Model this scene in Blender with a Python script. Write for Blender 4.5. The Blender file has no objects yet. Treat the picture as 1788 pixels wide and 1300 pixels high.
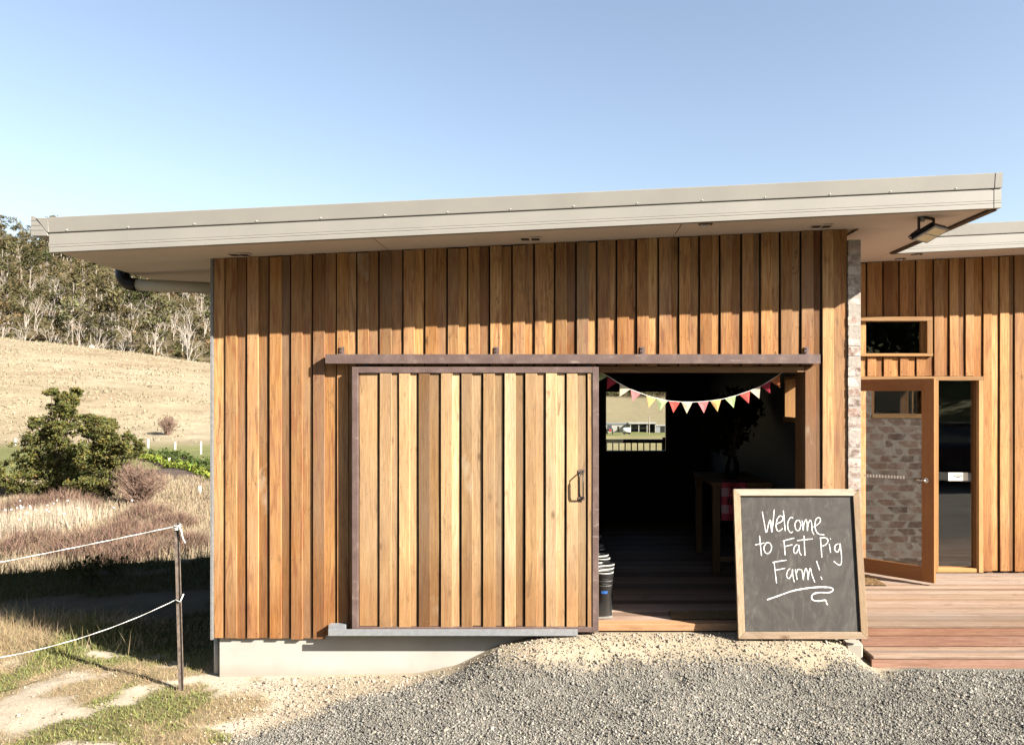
import bpy, math, random
import numpy as np
from mathutils import Vector, Matrix

SC = bpy.context.scene
COL = SC.collection
random.seed(7)
RNG = np.random.default_rng(11)
EYE = 1.932            # eye height above the shed floor (z = 0)
CY = -6.7              # camera distance in front of the cladding (y = 0)
F = 1380.0             # focal length in photo pixels
CX, CYP = 984.0, 690.0 # principal point in photo pixels

# ------------------------------------------------------------------ camera, sky, sun, exposure
cam_d = bpy.data.cameras.new('camera')
cam = bpy.data.objects.new('camera', cam_d)
COL.objects.link(cam)
cam.location = (0, CY, EYE)
cam.rotation_euler = (math.radians(90), 0, 0)
cam_d.sensor_width = 36.0
cam_d.lens = F / 1788.0 * 36.0
cam_d.shift_x = -(CX - 894.0) / 1788.0
cam_d.shift_y = (CYP - 650.0) / 1788.0
cam_d.clip_start = 0.05
cam_d.clip_end = 5000.0
SC.camera = cam

SUN_TRAVEL = Vector((-0.756, 0.425, -0.498)).normalized()
SUN_EL = math.asin(-SUN_TRAVEL.z)
SUN_ROT = math.atan2(-SUN_TRAVEL.x, -SUN_TRAVEL.y)

world = bpy.data.worlds.new('World')
SC.world = world
world.use_nodes = True
wnt = world.node_tree
wnt.nodes.clear()
w_out = wnt.nodes.new('ShaderNodeOutputWorld')
w_bg = wnt.nodes.new('ShaderNodeBackground')
w_sky = wnt.nodes.new('ShaderNodeTexSky')
w_sky.sky_type = 'NISHITA'
w_sky.sun_disc = False
w_sky.sun_elevation = SUN_EL
w_sky.sun_rotation = SUN_ROT
w_sky.altitude = 50
w_sky.air_density = 1.0
w_sky.dust_density = 1.6
w_sky.ozone_density = 0.6
w_bg.inputs['Strength'].default_value = 0.05
w_hs = wnt.nodes.new('ShaderNodeHueSaturation')
w_hs.inputs['Saturation'].default_value = 0.87
wnt.links.new(w_sky.outputs[0], w_hs.inputs['Color'])
wnt.links.new(w_hs.outputs[0], w_bg.inputs[0])
wnt.links.new(w_bg.outputs[0], w_out.inputs[0])

sun_d = bpy.data.lights.new('sun', 'SUN')
sun_d.energy = 5.0
sun_d.angle = math.radians(0.5)
sun_d.color = (1.0, 0.93, 0.82)
sun = bpy.data.objects.new('sun', sun_d)
COL.objects.link(sun)
sun.location = (20, -20, 30)
sun.rotation_euler = SUN_TRAVEL.to_track_quat('-Z', 'Y').to_euler()

SC.view_settings.view_transform = 'Standard'
SC.view_settings.look = 'None'
SC.view_settings.exposure = 2.32
SC.view_settings.gamma = 1.0
SC.view_settings.use_curve_mapping = False
SC.cycles.max_bounces = 8
SC.cycles.transparent_max_bounces = 12

# ------------------------------------------------------------------ helpers
def wx(px, Y=0.0): return (px - CX) * (Y - CY) / F
def wz(py, Y=0.0): return EYE - (py - CYP) * (Y - CY) / F
def ray(px, py): return Vector(((px - CX) / F, 1.0, (CYP - py) / F))
def hit(px, py, p0, n):
    o = Vector((0, CY, EYE)); d = ray(px, py)
    return o + d * ((Vector(p0) - o).dot(n) / d.dot(n))
def smooth(a, b, x):
    t = np.clip((np.asarray(x, float) - a) / (b - a), 0, 1)
    return t * t * (3 - 2 * t)
def lerp(a, b, t): return a + (b - a) * t

def vnoise(x, y, seed=0):
    x = np.asarray(x, float); y = np.asarray(y, float)
    xi = np.floor(x).astype(np.int64); yi = np.floor(y).astype(np.int64)
    fx = x - xi; fy = y - yi
    fx = fx * fx * (3 - 2 * fx); fy = fy * fy * (3 - 2 * fy)
    def h(a, b):
        n = (a * 374761393 + b * 668265263 + seed * 974634777) & 0x7fffffff
        n = ((n ^ (n >> 13)) * 1274126177) & 0x7fffffff
        return ((n ^ (n >> 16)) & 0xffff) / 65535.0
    a = h(xi, yi); b = h(xi + 1, yi); c = h(xi, yi + 1); d = h(xi + 1, yi + 1)
    return a + (b - a) * fx + (c - a) * fy + (a - b - c + d) * fx * fy
def fbm(x, y, seed=0, octs=4):
    s = 0; a = 0.5; t = 0
    for i in range(octs):
        s = s + a * vnoise(np.asarray(x) * 2 ** i, np.asarray(y) * 2 ** i, seed + i); t += a; a *= 0.5
    return s / t

class MB:
    def __init__(self): self.v = []; self.f = []
    def add(self, vs, fs):
        o = len(self.v); self.v += [tuple(p) for p in vs]; self.f += [tuple(i + o for i in f) for f in fs]
        return self
    def box(self, x0, x1, y0, y1, z0, z1):
        return self.add([(x0,y0,z0),(x1,y0,z0),(x1,y1,z0),(x0,y1,z0),(x0,y0,z1),(x1,y0,z1),(x1,y1,z1),(x0,y1,z1)],
                        [(0,3,2,1),(4,5,6,7),(0,1,5,4),(1,2,6,5),(2,3,7,6),(3,0,4,7)])
    def loft(self, rings, caps=True):
        n = len(rings[0]); o = len(self.v)
        for r in rings: self.v += [tuple(p) for p in r]
        for k in range(len(rings) - 1):
            for i in range(n):
                j = (i + 1) % n
                self.f.append((o+k*n+i, o+k*n+j, o+(k+1)*n+j, o+(k+1)*n+i))
        if caps:
            self.f.append(tuple(o + i for i in range(n))[::-1])
            self.f.append(tuple(o + (len(rings)-1)*n + i for i in range(n)))
        return self
    def tube(self, pts, r, seg=8, caps=True):
        pts = [Vector(p) for p in pts]; rings = []
        rr = r if isinstance(r, (list, tuple)) else [r] * len(pts)
        up = Vector((0.0123, 0.02, 1.0)).normalized()
        for i, p in enumerate(pts):
            t = (pts[min(i+1, len(pts)-1)] - pts[max(i-1, 0)]).normalized()
            a = t.cross(up)
            if a.length < 0.05: a = t.cross(Vector((1, 0.01, 0)))
            a.normalize(); b = t.cross(a)
            rings.append([p + (a * math.cos(2*math.pi*k/seg) + b * math.sin(2*math.pi*k/seg)) * rr[i] for k in range(seg)])
        return self.loft(rings, caps)
    def prism_x(self, prof, xs, zoff):
        """profile [(y,z)] swept along x; zoff(x) lifts it"""
        return self.loft([[(x, p[0], p[1] + zoff(x)) for p in prof] for x in xs])

def mesh_obj(name, verts, faces, mat, parent=None, origin=None, smooth_sh=False):
    vs = np.asarray(verts, float).reshape(-1, 3)
    if origin is None:
        lo = vs.min(0); hi = vs.max(0)
        origin = ((lo[0]+hi[0])/2, (lo[1]+hi[1])/2, lo[2])
    origin = np.asarray(origin, float)
    me = bpy.data.meshes.new(name)
    me.from_pydata((vs - origin).tolist(), [], faces)
    me.update()
    if mat: me.materials.append(mat)
    if smooth_sh: me.polygons.foreach_set('use_smooth', [True] * len(me.polygons))
    o = bpy.data.objects.new(name, me)
    COL.objects.link(o)
    set_parent(o, parent, origin)
    return o
ORG = {}
def set_parent(o, parent, origin):
    ORG[o.name] = np.asarray(origin, float)
    if parent is not None:
        o.parent = parent
        o.location = tuple(np.asarray(origin) - ORG[parent.name])
    else:
        o.location = tuple(origin)
def build(mb, name, mat, parent=None, smooth_sh=False, bevel=0, origin=None):
    o = mesh_obj(name, mb.v, mb.f, mat, parent, origin, smooth_sh)
    if bevel:
        m = o.modifiers.new('bevel', 'BEVEL'); m.width = bevel; m.segments = 1; m.limit_method = 'ANGLE'
    return o
def box(name, mat, parent, x0, x1, y0, y1, z0, z1, bevel=0):
    return build(MB().box(x0, x1, y0, y1, z0, z1), name, mat, parent, bevel=bevel)
def empty(name, loc, parent=None):
    o = bpy.data.objects.new(name, None); COL.objects.link(o); o.empty_display_size = 0.2
    set_parent(o, parent, loc)
    return o
def tag(o, label=None, cat=None, group=None, kind=None):
    if label: o['label'] = label
    if cat: o['category'] = cat
    if group: o['group'] = group
    if kind: o['kind'] = kind
    return o
def fast_mesh(name, verts, quads, mat, parent=None, colors=None, origin=(0,0,0), nside=4):
    """big numpy meshes: verts (N,3), quads (M,nside)"""
    verts = np.asarray(verts, np.float32) - np.asarray(origin, np.float32)
    quads = np.asarray(quads, np.int32)
    me = bpy.data.meshes.new(name)
    me.vertices.add(len(verts)); me.vertices.foreach_set('co', verts.ravel())
    m = len(quads)
    me.loops.add(m * nside); me.loops.foreach_set('vertex_index', quads.ravel())
    me.polygons.add(m); me.polygons.foreach_set('loop_start', np.arange(m, dtype=np.int32) * nside)
    me.update(calc_edges=True)
    if colors is not None:
        c = np.ones((len(verts), 4), np.float32); c[:, :3] = colors
        at = me.color_attributes.new('tint', 'FLOAT_COLOR', 'POINT')
        at.data.foreach_set('color', c.ravel())
    if mat: me.materials.append(mat)
    me.validate()
    o = bpy.data.objects.new(name, me); COL.objects.link(o)
    set_parent(o, parent, origin)
    return o
def copy_tree(o, parent=None):
    c = o.copy(); COL.objects.link(c); c.parent = parent
    for ch in o.children: copy_tree(ch, c)
    return c

# ------------------------------------------------------------------ materials
ALB = 0.445               # overall reflectance level of the painted colours below
class NT:
    def __init__(self, name):
        self.m = bpy.data.materials.new(name); self.m.use_nodes = True
        self.t = self.m.node_tree; self.t.nodes.clear()
        self.out = self.n('ShaderNodeOutputMaterial')
    def n(self, typ, **kw):
        nd = self.t.nodes.new(typ)
        for k, v in kw.items():
            if k == 'ins':
                for kk, vv in v.items():
                    if isinstance(vv, bpy.types.NodeSocket): self.t.links.new(vv, nd.inputs[kk])
                    else: nd.inputs[kk].default_value = vv
            else: setattr(nd, k, v)
        return nd
    def link(self, a, b): self.t.links.new(a, b)
    def ramp(self, fac, stops):
        r = self.n('ShaderNodeValToRGB', ins={'Fac': fac})
        e = r.color_ramp.elements
        while len(e) < len(stops): e.new(0.5)
        for k, (p, c) in enumerate(stops):
            e[k].position = p; e[k].color = (*c, 1) if len(c) == 3 else c
        return r.outputs[0]
    def mix(self, fac, a, b, mode='MIX'):
        m = self.n('ShaderNodeMix', data_type='RGBA', blend_type=mode)
        for sock, v in ((m.inputs[0], fac), (m.inputs[6], a), (m.inputs[7], b)):
            if isinstance(v, bpy.types.NodeSocket): self.t.links.new(v, sock)
            else: sock.default_value = v if not isinstance(v, tuple) else (*v, 1)[:4]
        return m.outputs[2]
    def math(self, op, a, b=0.0, clamp=False):
        m = self.n('ShaderNodeMath', operation=op, use_clamp=clamp)
        for k, v in enumerate((a, b)):
            if isinstance(v, bpy.types.NodeSocket): self.t.links.new(v, m.inputs[k])
            else: m.inputs[k].default_value = v
        return m.outputs[0]
    def noise(self, vec, scale, detail=4, rough=0.55, dist=0.0):
        return self.n('ShaderNodeTexNoise', ins={'Vector': vec, 'Scale': scale, 'Detail': detail, 'Roughness': rough, 'Distortion': dist}).outputs[0]
    def objvec(self, scale=(1,1,1), rnd=True):
        tc = self.n('ShaderNodeTexCoord').outputs['Object']
        mp = self.n('ShaderNodeMapping', ins={'Vector': tc, 'Scale': scale})
        if rnd:
            oi = self.n('ShaderNodeObjectInfo').outputs['Random']
            v = self.n('ShaderNodeVectorMath', operation='ADD', ins={0: mp.outputs[0]})
            s = self.math('MULTIPLY', oi, 57.3)
            self.link(s, v.inputs[1])
            return v.outputs[0]
        return mp.outputs[0]
    def rand(self): return self.n('ShaderNodeObjectInfo').outputs['Random']
    def bump(self, h, strength=0.3, dist=0.01):
        return self.n('ShaderNodeBump', ins={'Height': h, 'Strength': strength, 'Distance': dist}).outputs[0]
    def done(self, color, rough=0.7, normal=None, metal=0.0, spec=0.3, alb=ALB):
        b = self.n('ShaderNodeBsdfPrincipled')
        if alb != 1.0: color = self.mix(1.0, color, (alb, alb, alb), 'MULTIPLY')
        for k, v in (('Base Color', color), ('Roughness', rough), ('Metallic', metal), ('Specular IOR Level', spec)):
            if isinstance(v, bpy.types.NodeSocket): self.link(v, b.inputs[k])
            else: b.inputs[k].default_value = (*v, 1) if isinstance(v, tuple) else v
        if normal is not None: self.link(normal, b.inputs['Normal'])
        self.link(b.outputs[0], self.out.inputs[0])
        return self.m

def plain(name, col, rough=0.6, metal=0.0, var=0.08, scale=12, bump=0.0, spec=0.3, alb=ALB):
    t = NT(name); v = t.objvec()
    n = t.noise(v, scale, 5)
    c = t.mix(1.0, col, t.ramp(n, [(0.25, (1-var*2,)*3), (0.75, (1+var,)*3)]), 'MULTIPLY')
    nb = t.bump(t.noise(v, scale*6, 4), bump, 0.004) if bump else None
    return t.done(c, rough, nb, metal, spec, alb)

def wood(name, dark, mid, pale, axis='z', grey=0.0, stain=0.5, rough=0.75, red=(0.30,0.085,0.03)):
    """sawn timber: long grain along an axis, streaks, knots, stains; every piece different"""
    t = NT(name)
    s = {'z': (1,1,0.045), 'x': (0.045,1,1), 'y': (1,0.045,1)}[axis]
    s2 = {'z': (1,1,0.25), 'x': (0.25,1,1), 'y': (1,0.25,1)}[axis]
    v = t.objvec(s); v2 = t.objvec(s2)
    g = t.noise(v, 75, 6, 0.65, 0.6)
    broad = t.noise(v2, 4.0, 4, 0.6, 0.5)
    fine = t.noise(v, 320, 3, 0.6)
    base = t.ramp(g, [(0.30, dark), (0.5, mid), (0.72, pale)])
    # every board its own tone
    r = t.rand()
    tone = t.ramp(r, [(0.0, (0.46,0.38,0.31)), (0.12, (1.08,1.0,0.90)), (0.26, (0.70,0.62,0.54)), (0.40, (1.18,1.16,1.12)), (0.52, (0.88,0.76,0.62)), (0.66, (0.60,0.57,0.55)), (0.82, (1.20,1.25,1.34)), (1.0, (0.90,0.78,0.64))])
    c = t.mix(1.0, base, tone, 'MULTIPLY')
    r2 = t.math('FRACT', t.math('MULTIPLY', r, 37.77))
    c = t.mix(1.0, c, t.ramp(r2, [(0.0, (0.66,0.60,0.54)), (0.35, (0.98,0.96,0.93)), (0.7, (1.06,1.06,1.06)), (1.0, (1.18,1.20,1.24))]), 'MULTIPLY')
    c = t.mix(t.math('MULTIPLY', t.ramp(broad, [(0.40, (0,0,0)), (0.75, (1,1,1))]), 0.55), c, t.mix(1.0, c, (0.62,0.50,0.42), 'MULTIPLY'))
    # reddish gum streaks
    st = t.noise(t.objvec({'z': (1,1,0.10), 'x': (0.10,1,1), 'y': (1,0.10,1)}[axis]), 17, 3, 0.5, 1.2)
    c = t.mix(t.math('MULTIPLY', t.ramp(st, [(0.55, (0,0,0)), (0.68, (1,1,1))]), stain), c, red)
    # weathered grey
    if grey:
        gw = t.noise(v2, 2.3, 5, 0.6)
        c = t.mix(t.math('MULTIPLY', t.ramp(gw, [(0.40, (0,0,0)), (0.72, (1,1,1))]), grey), c, (0.36,0.30,0.25))
    bl = t.noise(t.objvec({'z': (1,1,0.22), 'x': (0.22,1,1), 'y': (1,0.22,1)}[axis]), 9.5, 5, 0.62, 1.6)
    c = t.mix(t.math('MULTIPLY', t.ramp(bl, [(0.58, (0,0,0)), (0.70, (1,1,1))]), 0.55 * min(1.0, grey * 2.5)), c, (0.17,0.10,0.055))
    pt_ = t.noise(t.objvec({'z': (1,1,0.5), 'x': (0.5,1,1), 'y': (1,0.5,1)}[axis]), 2.6, 4, 0.6)
    c = t.mix(t.math('MULTIPLY', t.ramp(pt_, [(0.66, (0,0,0)), (0.74, (1,1,1))]), min(1.0, grey * 1.6)), c, (0.62,0.50,0.36))
    cr = t.noise(t.objvec({'z': (1,1,0.16), 'x': (0.16,1,1), 'y': (1,0.16,1)}[axis]), 6.0, 4, 0.55, 2.2)
    line = t.ramp(t.math('ABSOLUTE', t.math('SUBTRACT', cr, 0.5)), [(0.0, (1,1,1)), (0.012, (0,0,0))])
    gate = t.ramp(t.noise(v2, 1.7, 2), [(0.58, (0,0,0)), (0.66, (1,1,1))])
    c = t.mix(t.math('MULTIPLY', t.math('MULTIPLY', line, gate), min(1.0, grey * (2.2 if stain > 0.4 else 0.9))), c, (0.10,0.045,0.02))
    if axis == 'z' and stain > 0.1:      # rain splash and dust on the lower ends
        oz = t.n('ShaderNodeSeparateXYZ', ins={0: t.n('ShaderNodeTexCoord').outputs['Object']}).outputs[2]
        spl = t.ramp(t.math('ADD', oz, t.math('MULTIPLY', broad, -0.5)), [(0.0, (1,1,1)), (0.45, (0,0,0))])
        c = t.mix(t.math('MULTIPLY', spl, 0.6), c, t.mix(1.0, c, (0.72,0.55,0.42), 'MULTIPLY'))
    # knots
    vor = t.n('ShaderNodeTexVoronoi', feature='F1', ins={'Vector': t.objvec({'z': (1,1,0.45), 'x': (0.45,1,1), 'y': (1,0.45,1)}[axis]), 'Scale': 3.1}).outputs[0]
    c = t.mix(t.ramp(vor, [(0.02, (0.8,0.8,0.8)), (0.075, (0,0,0))]), c, (0.11,0.05,0.022))
    c = t.mix(1.0, c, t.ramp(fine, [(0.3, (0.86,0.86,0.86)), (0.7, (1.08,1.08,1.08))]), 'MULTIPLY')
    h = t.math('ADD', g, t.math('MULTIPLY', fine, 0.5))
    return t.done(c, rough, t.bump(h, 0.35, 0.004), 0, 0.2)

M = {}
M['cladding'] = wood('cladding timber', (0.38,0.175,0.06), (0.62,0.345,0.135), (0.76,0.48,0.225), 'z', 0.40, 0.65)
M['door_board'] = wood('door timber', (0.54,0.345,0.165), (0.74,0.515,0.275), (0.84,0.645,0.385), 'z', 0.40, 0.20, red=(0.34,0.16,0.07))
M['recess_board'] = wood('recess timber', (0.44,0.205,0.066), (0.66,0.36,0.132), (0.78,0.48,0.21), 'z', 0.24, 0.45)
M['joinery_z'] = wood('joinery upright', (0.60,0.345,0.145), (0.70,0.425,0.19), (0.76,0.48,0.23), 'z', 0, 0.06, 0.5)  # joinery timber paled for the sunlit frame fronts
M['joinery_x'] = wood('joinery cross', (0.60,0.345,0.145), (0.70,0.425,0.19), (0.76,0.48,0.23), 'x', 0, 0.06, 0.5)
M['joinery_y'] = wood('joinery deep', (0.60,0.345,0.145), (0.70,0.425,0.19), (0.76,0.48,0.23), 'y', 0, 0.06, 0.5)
M['leaf_z'] = wood('door leaf upright', (0.46,0.215,0.085), (0.55,0.275,0.115), (0.60,0.32,0.14), 'z', 0, 0.06, 0.5)  # same joinery timber, coloured deeper for the leaf standing in shade
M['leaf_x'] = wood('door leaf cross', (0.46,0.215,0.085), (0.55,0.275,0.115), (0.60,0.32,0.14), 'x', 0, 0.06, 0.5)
M['sill'] = wood('threshold timber', (0.42,0.215,0.095), (0.54,0.30,0.145), (0.62,0.38,0.20), 'x', 0.25, 0.2, 0.6)
M['pine_z'] = wood('chalkboard frame upright', (0.54,0.43,0.29), (0.68,0.56,0.41), (0.78,0.68,0.54), 'z', 0.3, 0.05)
M['pine_x'] = wood('chalkboard frame cross', (0.54,0.43,0.29), (0.68,0.56,0.41), (0.78,0.68,0.54), 'x', 0.3, 0.05)
M['jamb_z'] = wood('doorway jamb', (0.25,0.125,0.055), (0.36,0.19,0.085), (0.45,0.27,0.13), 'z', 0.3, 0.3)
M['jamb_x'] = wood('doorway head', (0.25,0.125,0.055), (0.36,0.19,0.085), (0.45,0.27,0.13), 'x', 0.3, 0.3)
M['deck'] = wood('deck timber', (0.34,0.235,0.175), (0.45,0.335,0.265), (0.58,0.475,0.395), 'x', 0.55, 0.12, 0.7, (0.28,0.12,0.08))
M['step'] = wood('step timber', (0.29,0.155,0.11), (0.38,0.215,0.16), (0.48,0.31,0.245), 'x', 0.25, 0.12, 0.7, (0.28,0.12,0.08))
M['floor'] = wood('floor timber', (0.36,0.235,0.165), (0.46,0.315,0.23), (0.54,0.39,0.295), 'x', 0.2, 0.05, 0.65)
M['table'] = wood('table timber', (0.22,0.12,0.05), (0.30,0.175,0.08), (0.36,0.22,0.11), 'z', 0.1, 0.1)
M['pole'] = wood('pole timber', (0.34,0.29,0.23), (0.46,0.41,0.35), (0.58,0.53,0.46), 'z', 0.3, 0.0)
M['fascia'] = plain('fascia steel', (0.405,0.385,0.345), 0.42, 0.0, 0.05, 2, 0.03, 0.45)
M['soffit'] = plain('soffit sheet', (0.80,0.67,0.56), 0.7, 0, 0.03, 2, alb=0.62)
M['bronze'] = plain('dark edge trim', (0.09,0.06,0.045), 0.5)
M['galv'] = plain('galvanised steel', (0.52,0.54,0.57), 0.42, 0.35, 0.10, 25, 0.05)
M['galv_dull'] = plain('dull corner steel', (0.36,0.36,0.36), 0.6, 0.2, 0.15, 40)
M['black'] = plain('black plastic', (0.012,0.012,0.013), 0.4)
M['pvc'] = plain('pale pipe', (0.72,0.67,0.57), 0.45, 0, 0.03)
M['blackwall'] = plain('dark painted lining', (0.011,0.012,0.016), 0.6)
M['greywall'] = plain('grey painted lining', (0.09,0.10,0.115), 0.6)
M['sheath'] = plain('black sarking', (0.02,0.017,0.015), 0.8)
M['nail'] = plain('nail steel', (0.10,0.085,0.075), 0.5, 0.5)
M['nailb'] = plain('bright nail', (0.55,0.50,0.43), 0.4, 0.5)
M['mortar'] = plain('mortar', (0.55,0.49,0.43), 0.9, 0, 0.15, 30, 0.4)
M['chrome'] = plain('satin steel', (0.72,0.70,0.68), 0.25, 0.9)
M['paper'] = plain('paper', (0.72,0.68,0.58), 0.8, 0, 0.03, alb=0.85)
M['white'] = plain('white paint', (0.74,0.73,0.70), 0.6, 0, 0.05, alb=0.85)
M['chalk'] = plain('chalk', (0.80,0.79,0.77), 0.95, 0, 0.12, 300, alb=0.85)
def chalk_mat():
    t = NT('chalk'); v = t.objvec((1,1,1), False)
    g = t.ramp(t.noise(v, 190, 4, 0.7), [(0.36, (0.12,)*3), (0.54, (1,)*3)])
    d = t.n('ShaderNodeBsdfDiffuse', ins={'Color': (0.66,0.65,0.63,1)}); tr = t.n('ShaderNodeBsdfTransparent')
    t.link(t.n('ShaderNodeMixShader', ins={0: g, 1: tr.outputs[0], 2: d.outputs[0]}).outputs[0], t.out.inputs[0])
    return t.m
M['chalk'] = chalk_mat()
M['ink'] = plain('black ink', (0.012,0.012,0.012), 0.7)
M['shedpaint'] = plain('weathered white sheet', (0.60,0.58,0.53), 0.7, 0, 0.15, 2)
M['soil'] = plain('soil', (0.13,0.085,0.06), 0.95, 0, 0.3, 2, 0.4)
M['tape'] = plain('white fence tape', (0.62,0.61,0.58), 0.6, 0, 0.1, 60, alb=0.85)
M['asphalt_tyre'] = plain('tyre rubber', (0.02,0.02,0.02), 0.8)

def rust_mat():
    t = NT('brown steel'); v = t.objvec((1,1,1))
    n = t.noise(v, 9, 6, 0.65); f = t.noise(v, 160, 3)
    c = t.ramp(n, [(0.30, (0.155,0.098,0.088)), (0.55, (0.205,0.138,0.122)), (0.72, (0.30,0.215,0.185))])
    c = t.mix(t.ramp(t.noise(t.objvec((0.15,1,1)), 30, 3), [(0.66, (0,0,0)), (0.74, (0.6,0.6,0.6))]), c, (0.46,0.37,0.31))
    c = t.mix(1.0, c, t.ramp(f, [(0.3, (0.8,)*3), (0.7, (1.15,)*3)]), 'MULTIPLY')
    return t.done(c, 0.55, t.bump(f, 0.15, 0.002), 0.0, 0.35)
M['rust'] = rust_mat()

def brick_mat(name='old brick', lime_k=0.4, lo=0.48):
    t = NT(name); v = t.objvec((1,1,1))
    r = t.rand()
    base = t.ramp(r, [(0.0, (0.28,0.175,0.14)), (0.25, (0.42,0.29,0.24)), (0.45, (0.21,0.145,0.12)), (0.7, (0.46,0.35,0.295)), (0.85, (0.26,0.19,0.16)), (1.0, (0.38,0.235,0.185))])
    lime = t.ramp(t.noise(v, 11, 5, 0.65), [(lo, (0,0,0)), (lo + 0.2, (1,1,1))])
    c = t.mix(t.math('MULTIPLY', lime, lime_k), base, (0.82,0.73,0.66))
    c = t.mix(t.ramp(t.noise(v, 27, 4), [(0.64, (0,0,0)), (0.72, (0.75,)*3)]), c, (0.15,0.11,0.095))
    return t.done(c, 0.9, t.bump(t.noise(v, 60, 5), 0.5, 0.006), 0, 0.15)
M['brick'] = brick_mat()
M['brick_pale'] = brick_mat('lime smeared brick', 0.88, 0.36)

def concrete_mat():
    t = NT('concrete'); v = t.objvec((1,1,1), False)
    n = t.noise(v, 2.4, 6, 0.6); f = t.noise(v, 55, 4)
    c = t.ramp(n, [(0.3, (0.56,0.535,0.48)), (0.7, (0.67,0.645,0.585))])
    c = t.mix(t.ramp(f, [(0.68, (0,0,0)), (0.74, (0.6,)*3)]), c, (0.40,0.36,0.30))
    tc = t.n('ShaderNodeSeparateXYZ', ins={0: t.n('ShaderNodeTexCoord').outputs['Object']}).outputs[2]
    damp = t.math('MULTIPLY', t.ramp(t.math('ADD', tc, t.math('MULTIPLY', n, 0.10)), [(0.40, (1,)*3), (0.50, (0,)*3)]), 0.55)
    c = t.mix(damp, c, (0.42,0.37,0.29))
    return t.done(c, 0.85, t.bump(f, 0.12, 0.004), 0, 0.2)
M['concrete'] = concrete_mat()

def glass_mat(name, tint=(0.95,0.96,0.955), k=1.7):
    t = NT(name)
    bf = t.n('ShaderNodeNewGeometry').outputs['Backfacing']
    ior = t.math('ADD', 1.52, t.math('MULTIPLY', bf, 1/1.52 - 1.52))      # same reflectance on both faces of the thin pane
    fr = t.n('ShaderNodeFresnel', ins={'IOR': ior}).outputs[0]
    fac = t.math('MULTIPLY', fr, k, True)
    tr = t.n('ShaderNodeBsdfTransparent', ins={'Color': (*tint, 1)})
    gl = t.n('ShaderNodeBsdfGlossy', ins={'Color': (1,1,1,1), 'Roughness': 0.0})
    mx = t.n('ShaderNodeMixShader', ins={0: fac, 1: tr.outputs[0], 2: gl.outputs[0]})
    t.link(mx.outputs[0], t.out.inputs[0])
    return t.m
M['glass'] = glass_mat('window glass')
M['glass_dark'] = glass_mat('tinted car glass', (0.30,0.32,0.34), 1.2)
M['glass_lamp'] = glass_mat('lamp glass', (0.95,0.95,0.95), 1.0)

def slate_mat():
    t = NT('chalkboard slate'); v = t.objvec((1,1,0.7), False)
    sm = t.noise(v, 4.0, 5, 0.6, 2.5); st = t.noise(t.objvec((1,1,0.25), False), 22, 4, 0.6, 1.0)
    c = t.mix(t.math('MULTIPLY', t.ramp(sm, [(0.42, (0,)*3), (0.75, (1,)*3)]), 0.55), (0.062,0.055,0.049), (0.15,0.135,0.12))
    c = t.mix(t.math('MULTIPLY', t.ramp(st, [(0.56, (0,)*3), (0.72, (1,)*3)]), 0.40), c, (0.22,0.205,0.19))
    return t.done(c, 0.7, None, 0, 0.3)
M['slate'] = slate_mat()

def leaf_mat(name, cols, trans=0.25):
    t = NT(name)
    at = t.n('ShaderNodeAttribute', attribute_name='tint').outputs[0]
    r = t.rand()
    c = t.ramp(r, [(i / max(1, len(cols)-1), c) for i, c in enumerate(cols)])
    c = t.mix(1.0, c, at, 'MULTIPLY')
    c = t.mix(1.0, c, (ALB, ALB, ALB), 'MULTIPLY')
    d = t.n('ShaderNodeBsdfDiffuse', ins={'Color': c})
    tl = t.n('ShaderNodeBsdfTranslucent', ins={'Color': c})
    mx = t.n('ShaderNodeMixShader', ins={0: trans, 1: d.outputs[0], 2: tl.outputs[0]})
    t.link(mx.outputs[0], t.out.inputs[0])
    return t.m
M['wattle'] = leaf_mat('wattle foliage', [(0.215,0.22,0.085), (0.205,0.212,0.08)], 0.35)
M['gum'] = leaf_mat('gum foliage', [(0.125,0.118,0.055), (0.19,0.16,0.08), (0.095,0.10,0.045), (0.24,0.175,0.09), (0.11,0.115,0.06), (0.21,0.19,0.10), (0.15,0.13,0.06), (0.08,0.09,0.04)])
M['scrub'] = leaf_mat('scrub foliage', [(1,1,1), (1,1,1)], 0.2)
M['dry'] = leaf_mat('dry stalks', [(1,1,1), (1,1,1)], 0.3)
M['houseplant'] = leaf_mat('dark indoor foliage', [(0.025,0.035,0.018), (0.025,0.035,0.018)], 0.1)
def bark_mat(name, a, b):
    t = NT(name); v = t.objvec((1,1,0.25))
    return t.done(t.ramp(t.noise(v, 5, 4), [(0.35, a), (0.65, b)]), 0.9, None, 0, 0.1)
M['bark'] = bark_mat('pale bark', (0.26,0.215,0.175), (0.46,0.41,0.36))
M['barkw'] = bark_mat('bleached bark', (0.40,0.345,0.295), (0.64,0.575,0.52))
M['barkd'] = bark_mat('dark bark', (0.10,0.075,0.055), (0.18,0.14,0.11))

def tint_mat(name, rough=0.9, bump=0.0, scale=200):
    t = NT(name)
    at = t.n('ShaderNodeAttribute', attribute_name='tint').outputs[0]
    nb = None
    if bump:
        nb = t.bump(t.noise(t.objvec((1,1,1), False), scale, 4), bump, 0.004)
    return t.done(at, rough, nb, 0, 0.2)
M['stone'] = tint_mat('crushed stone', 0.85)

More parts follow.
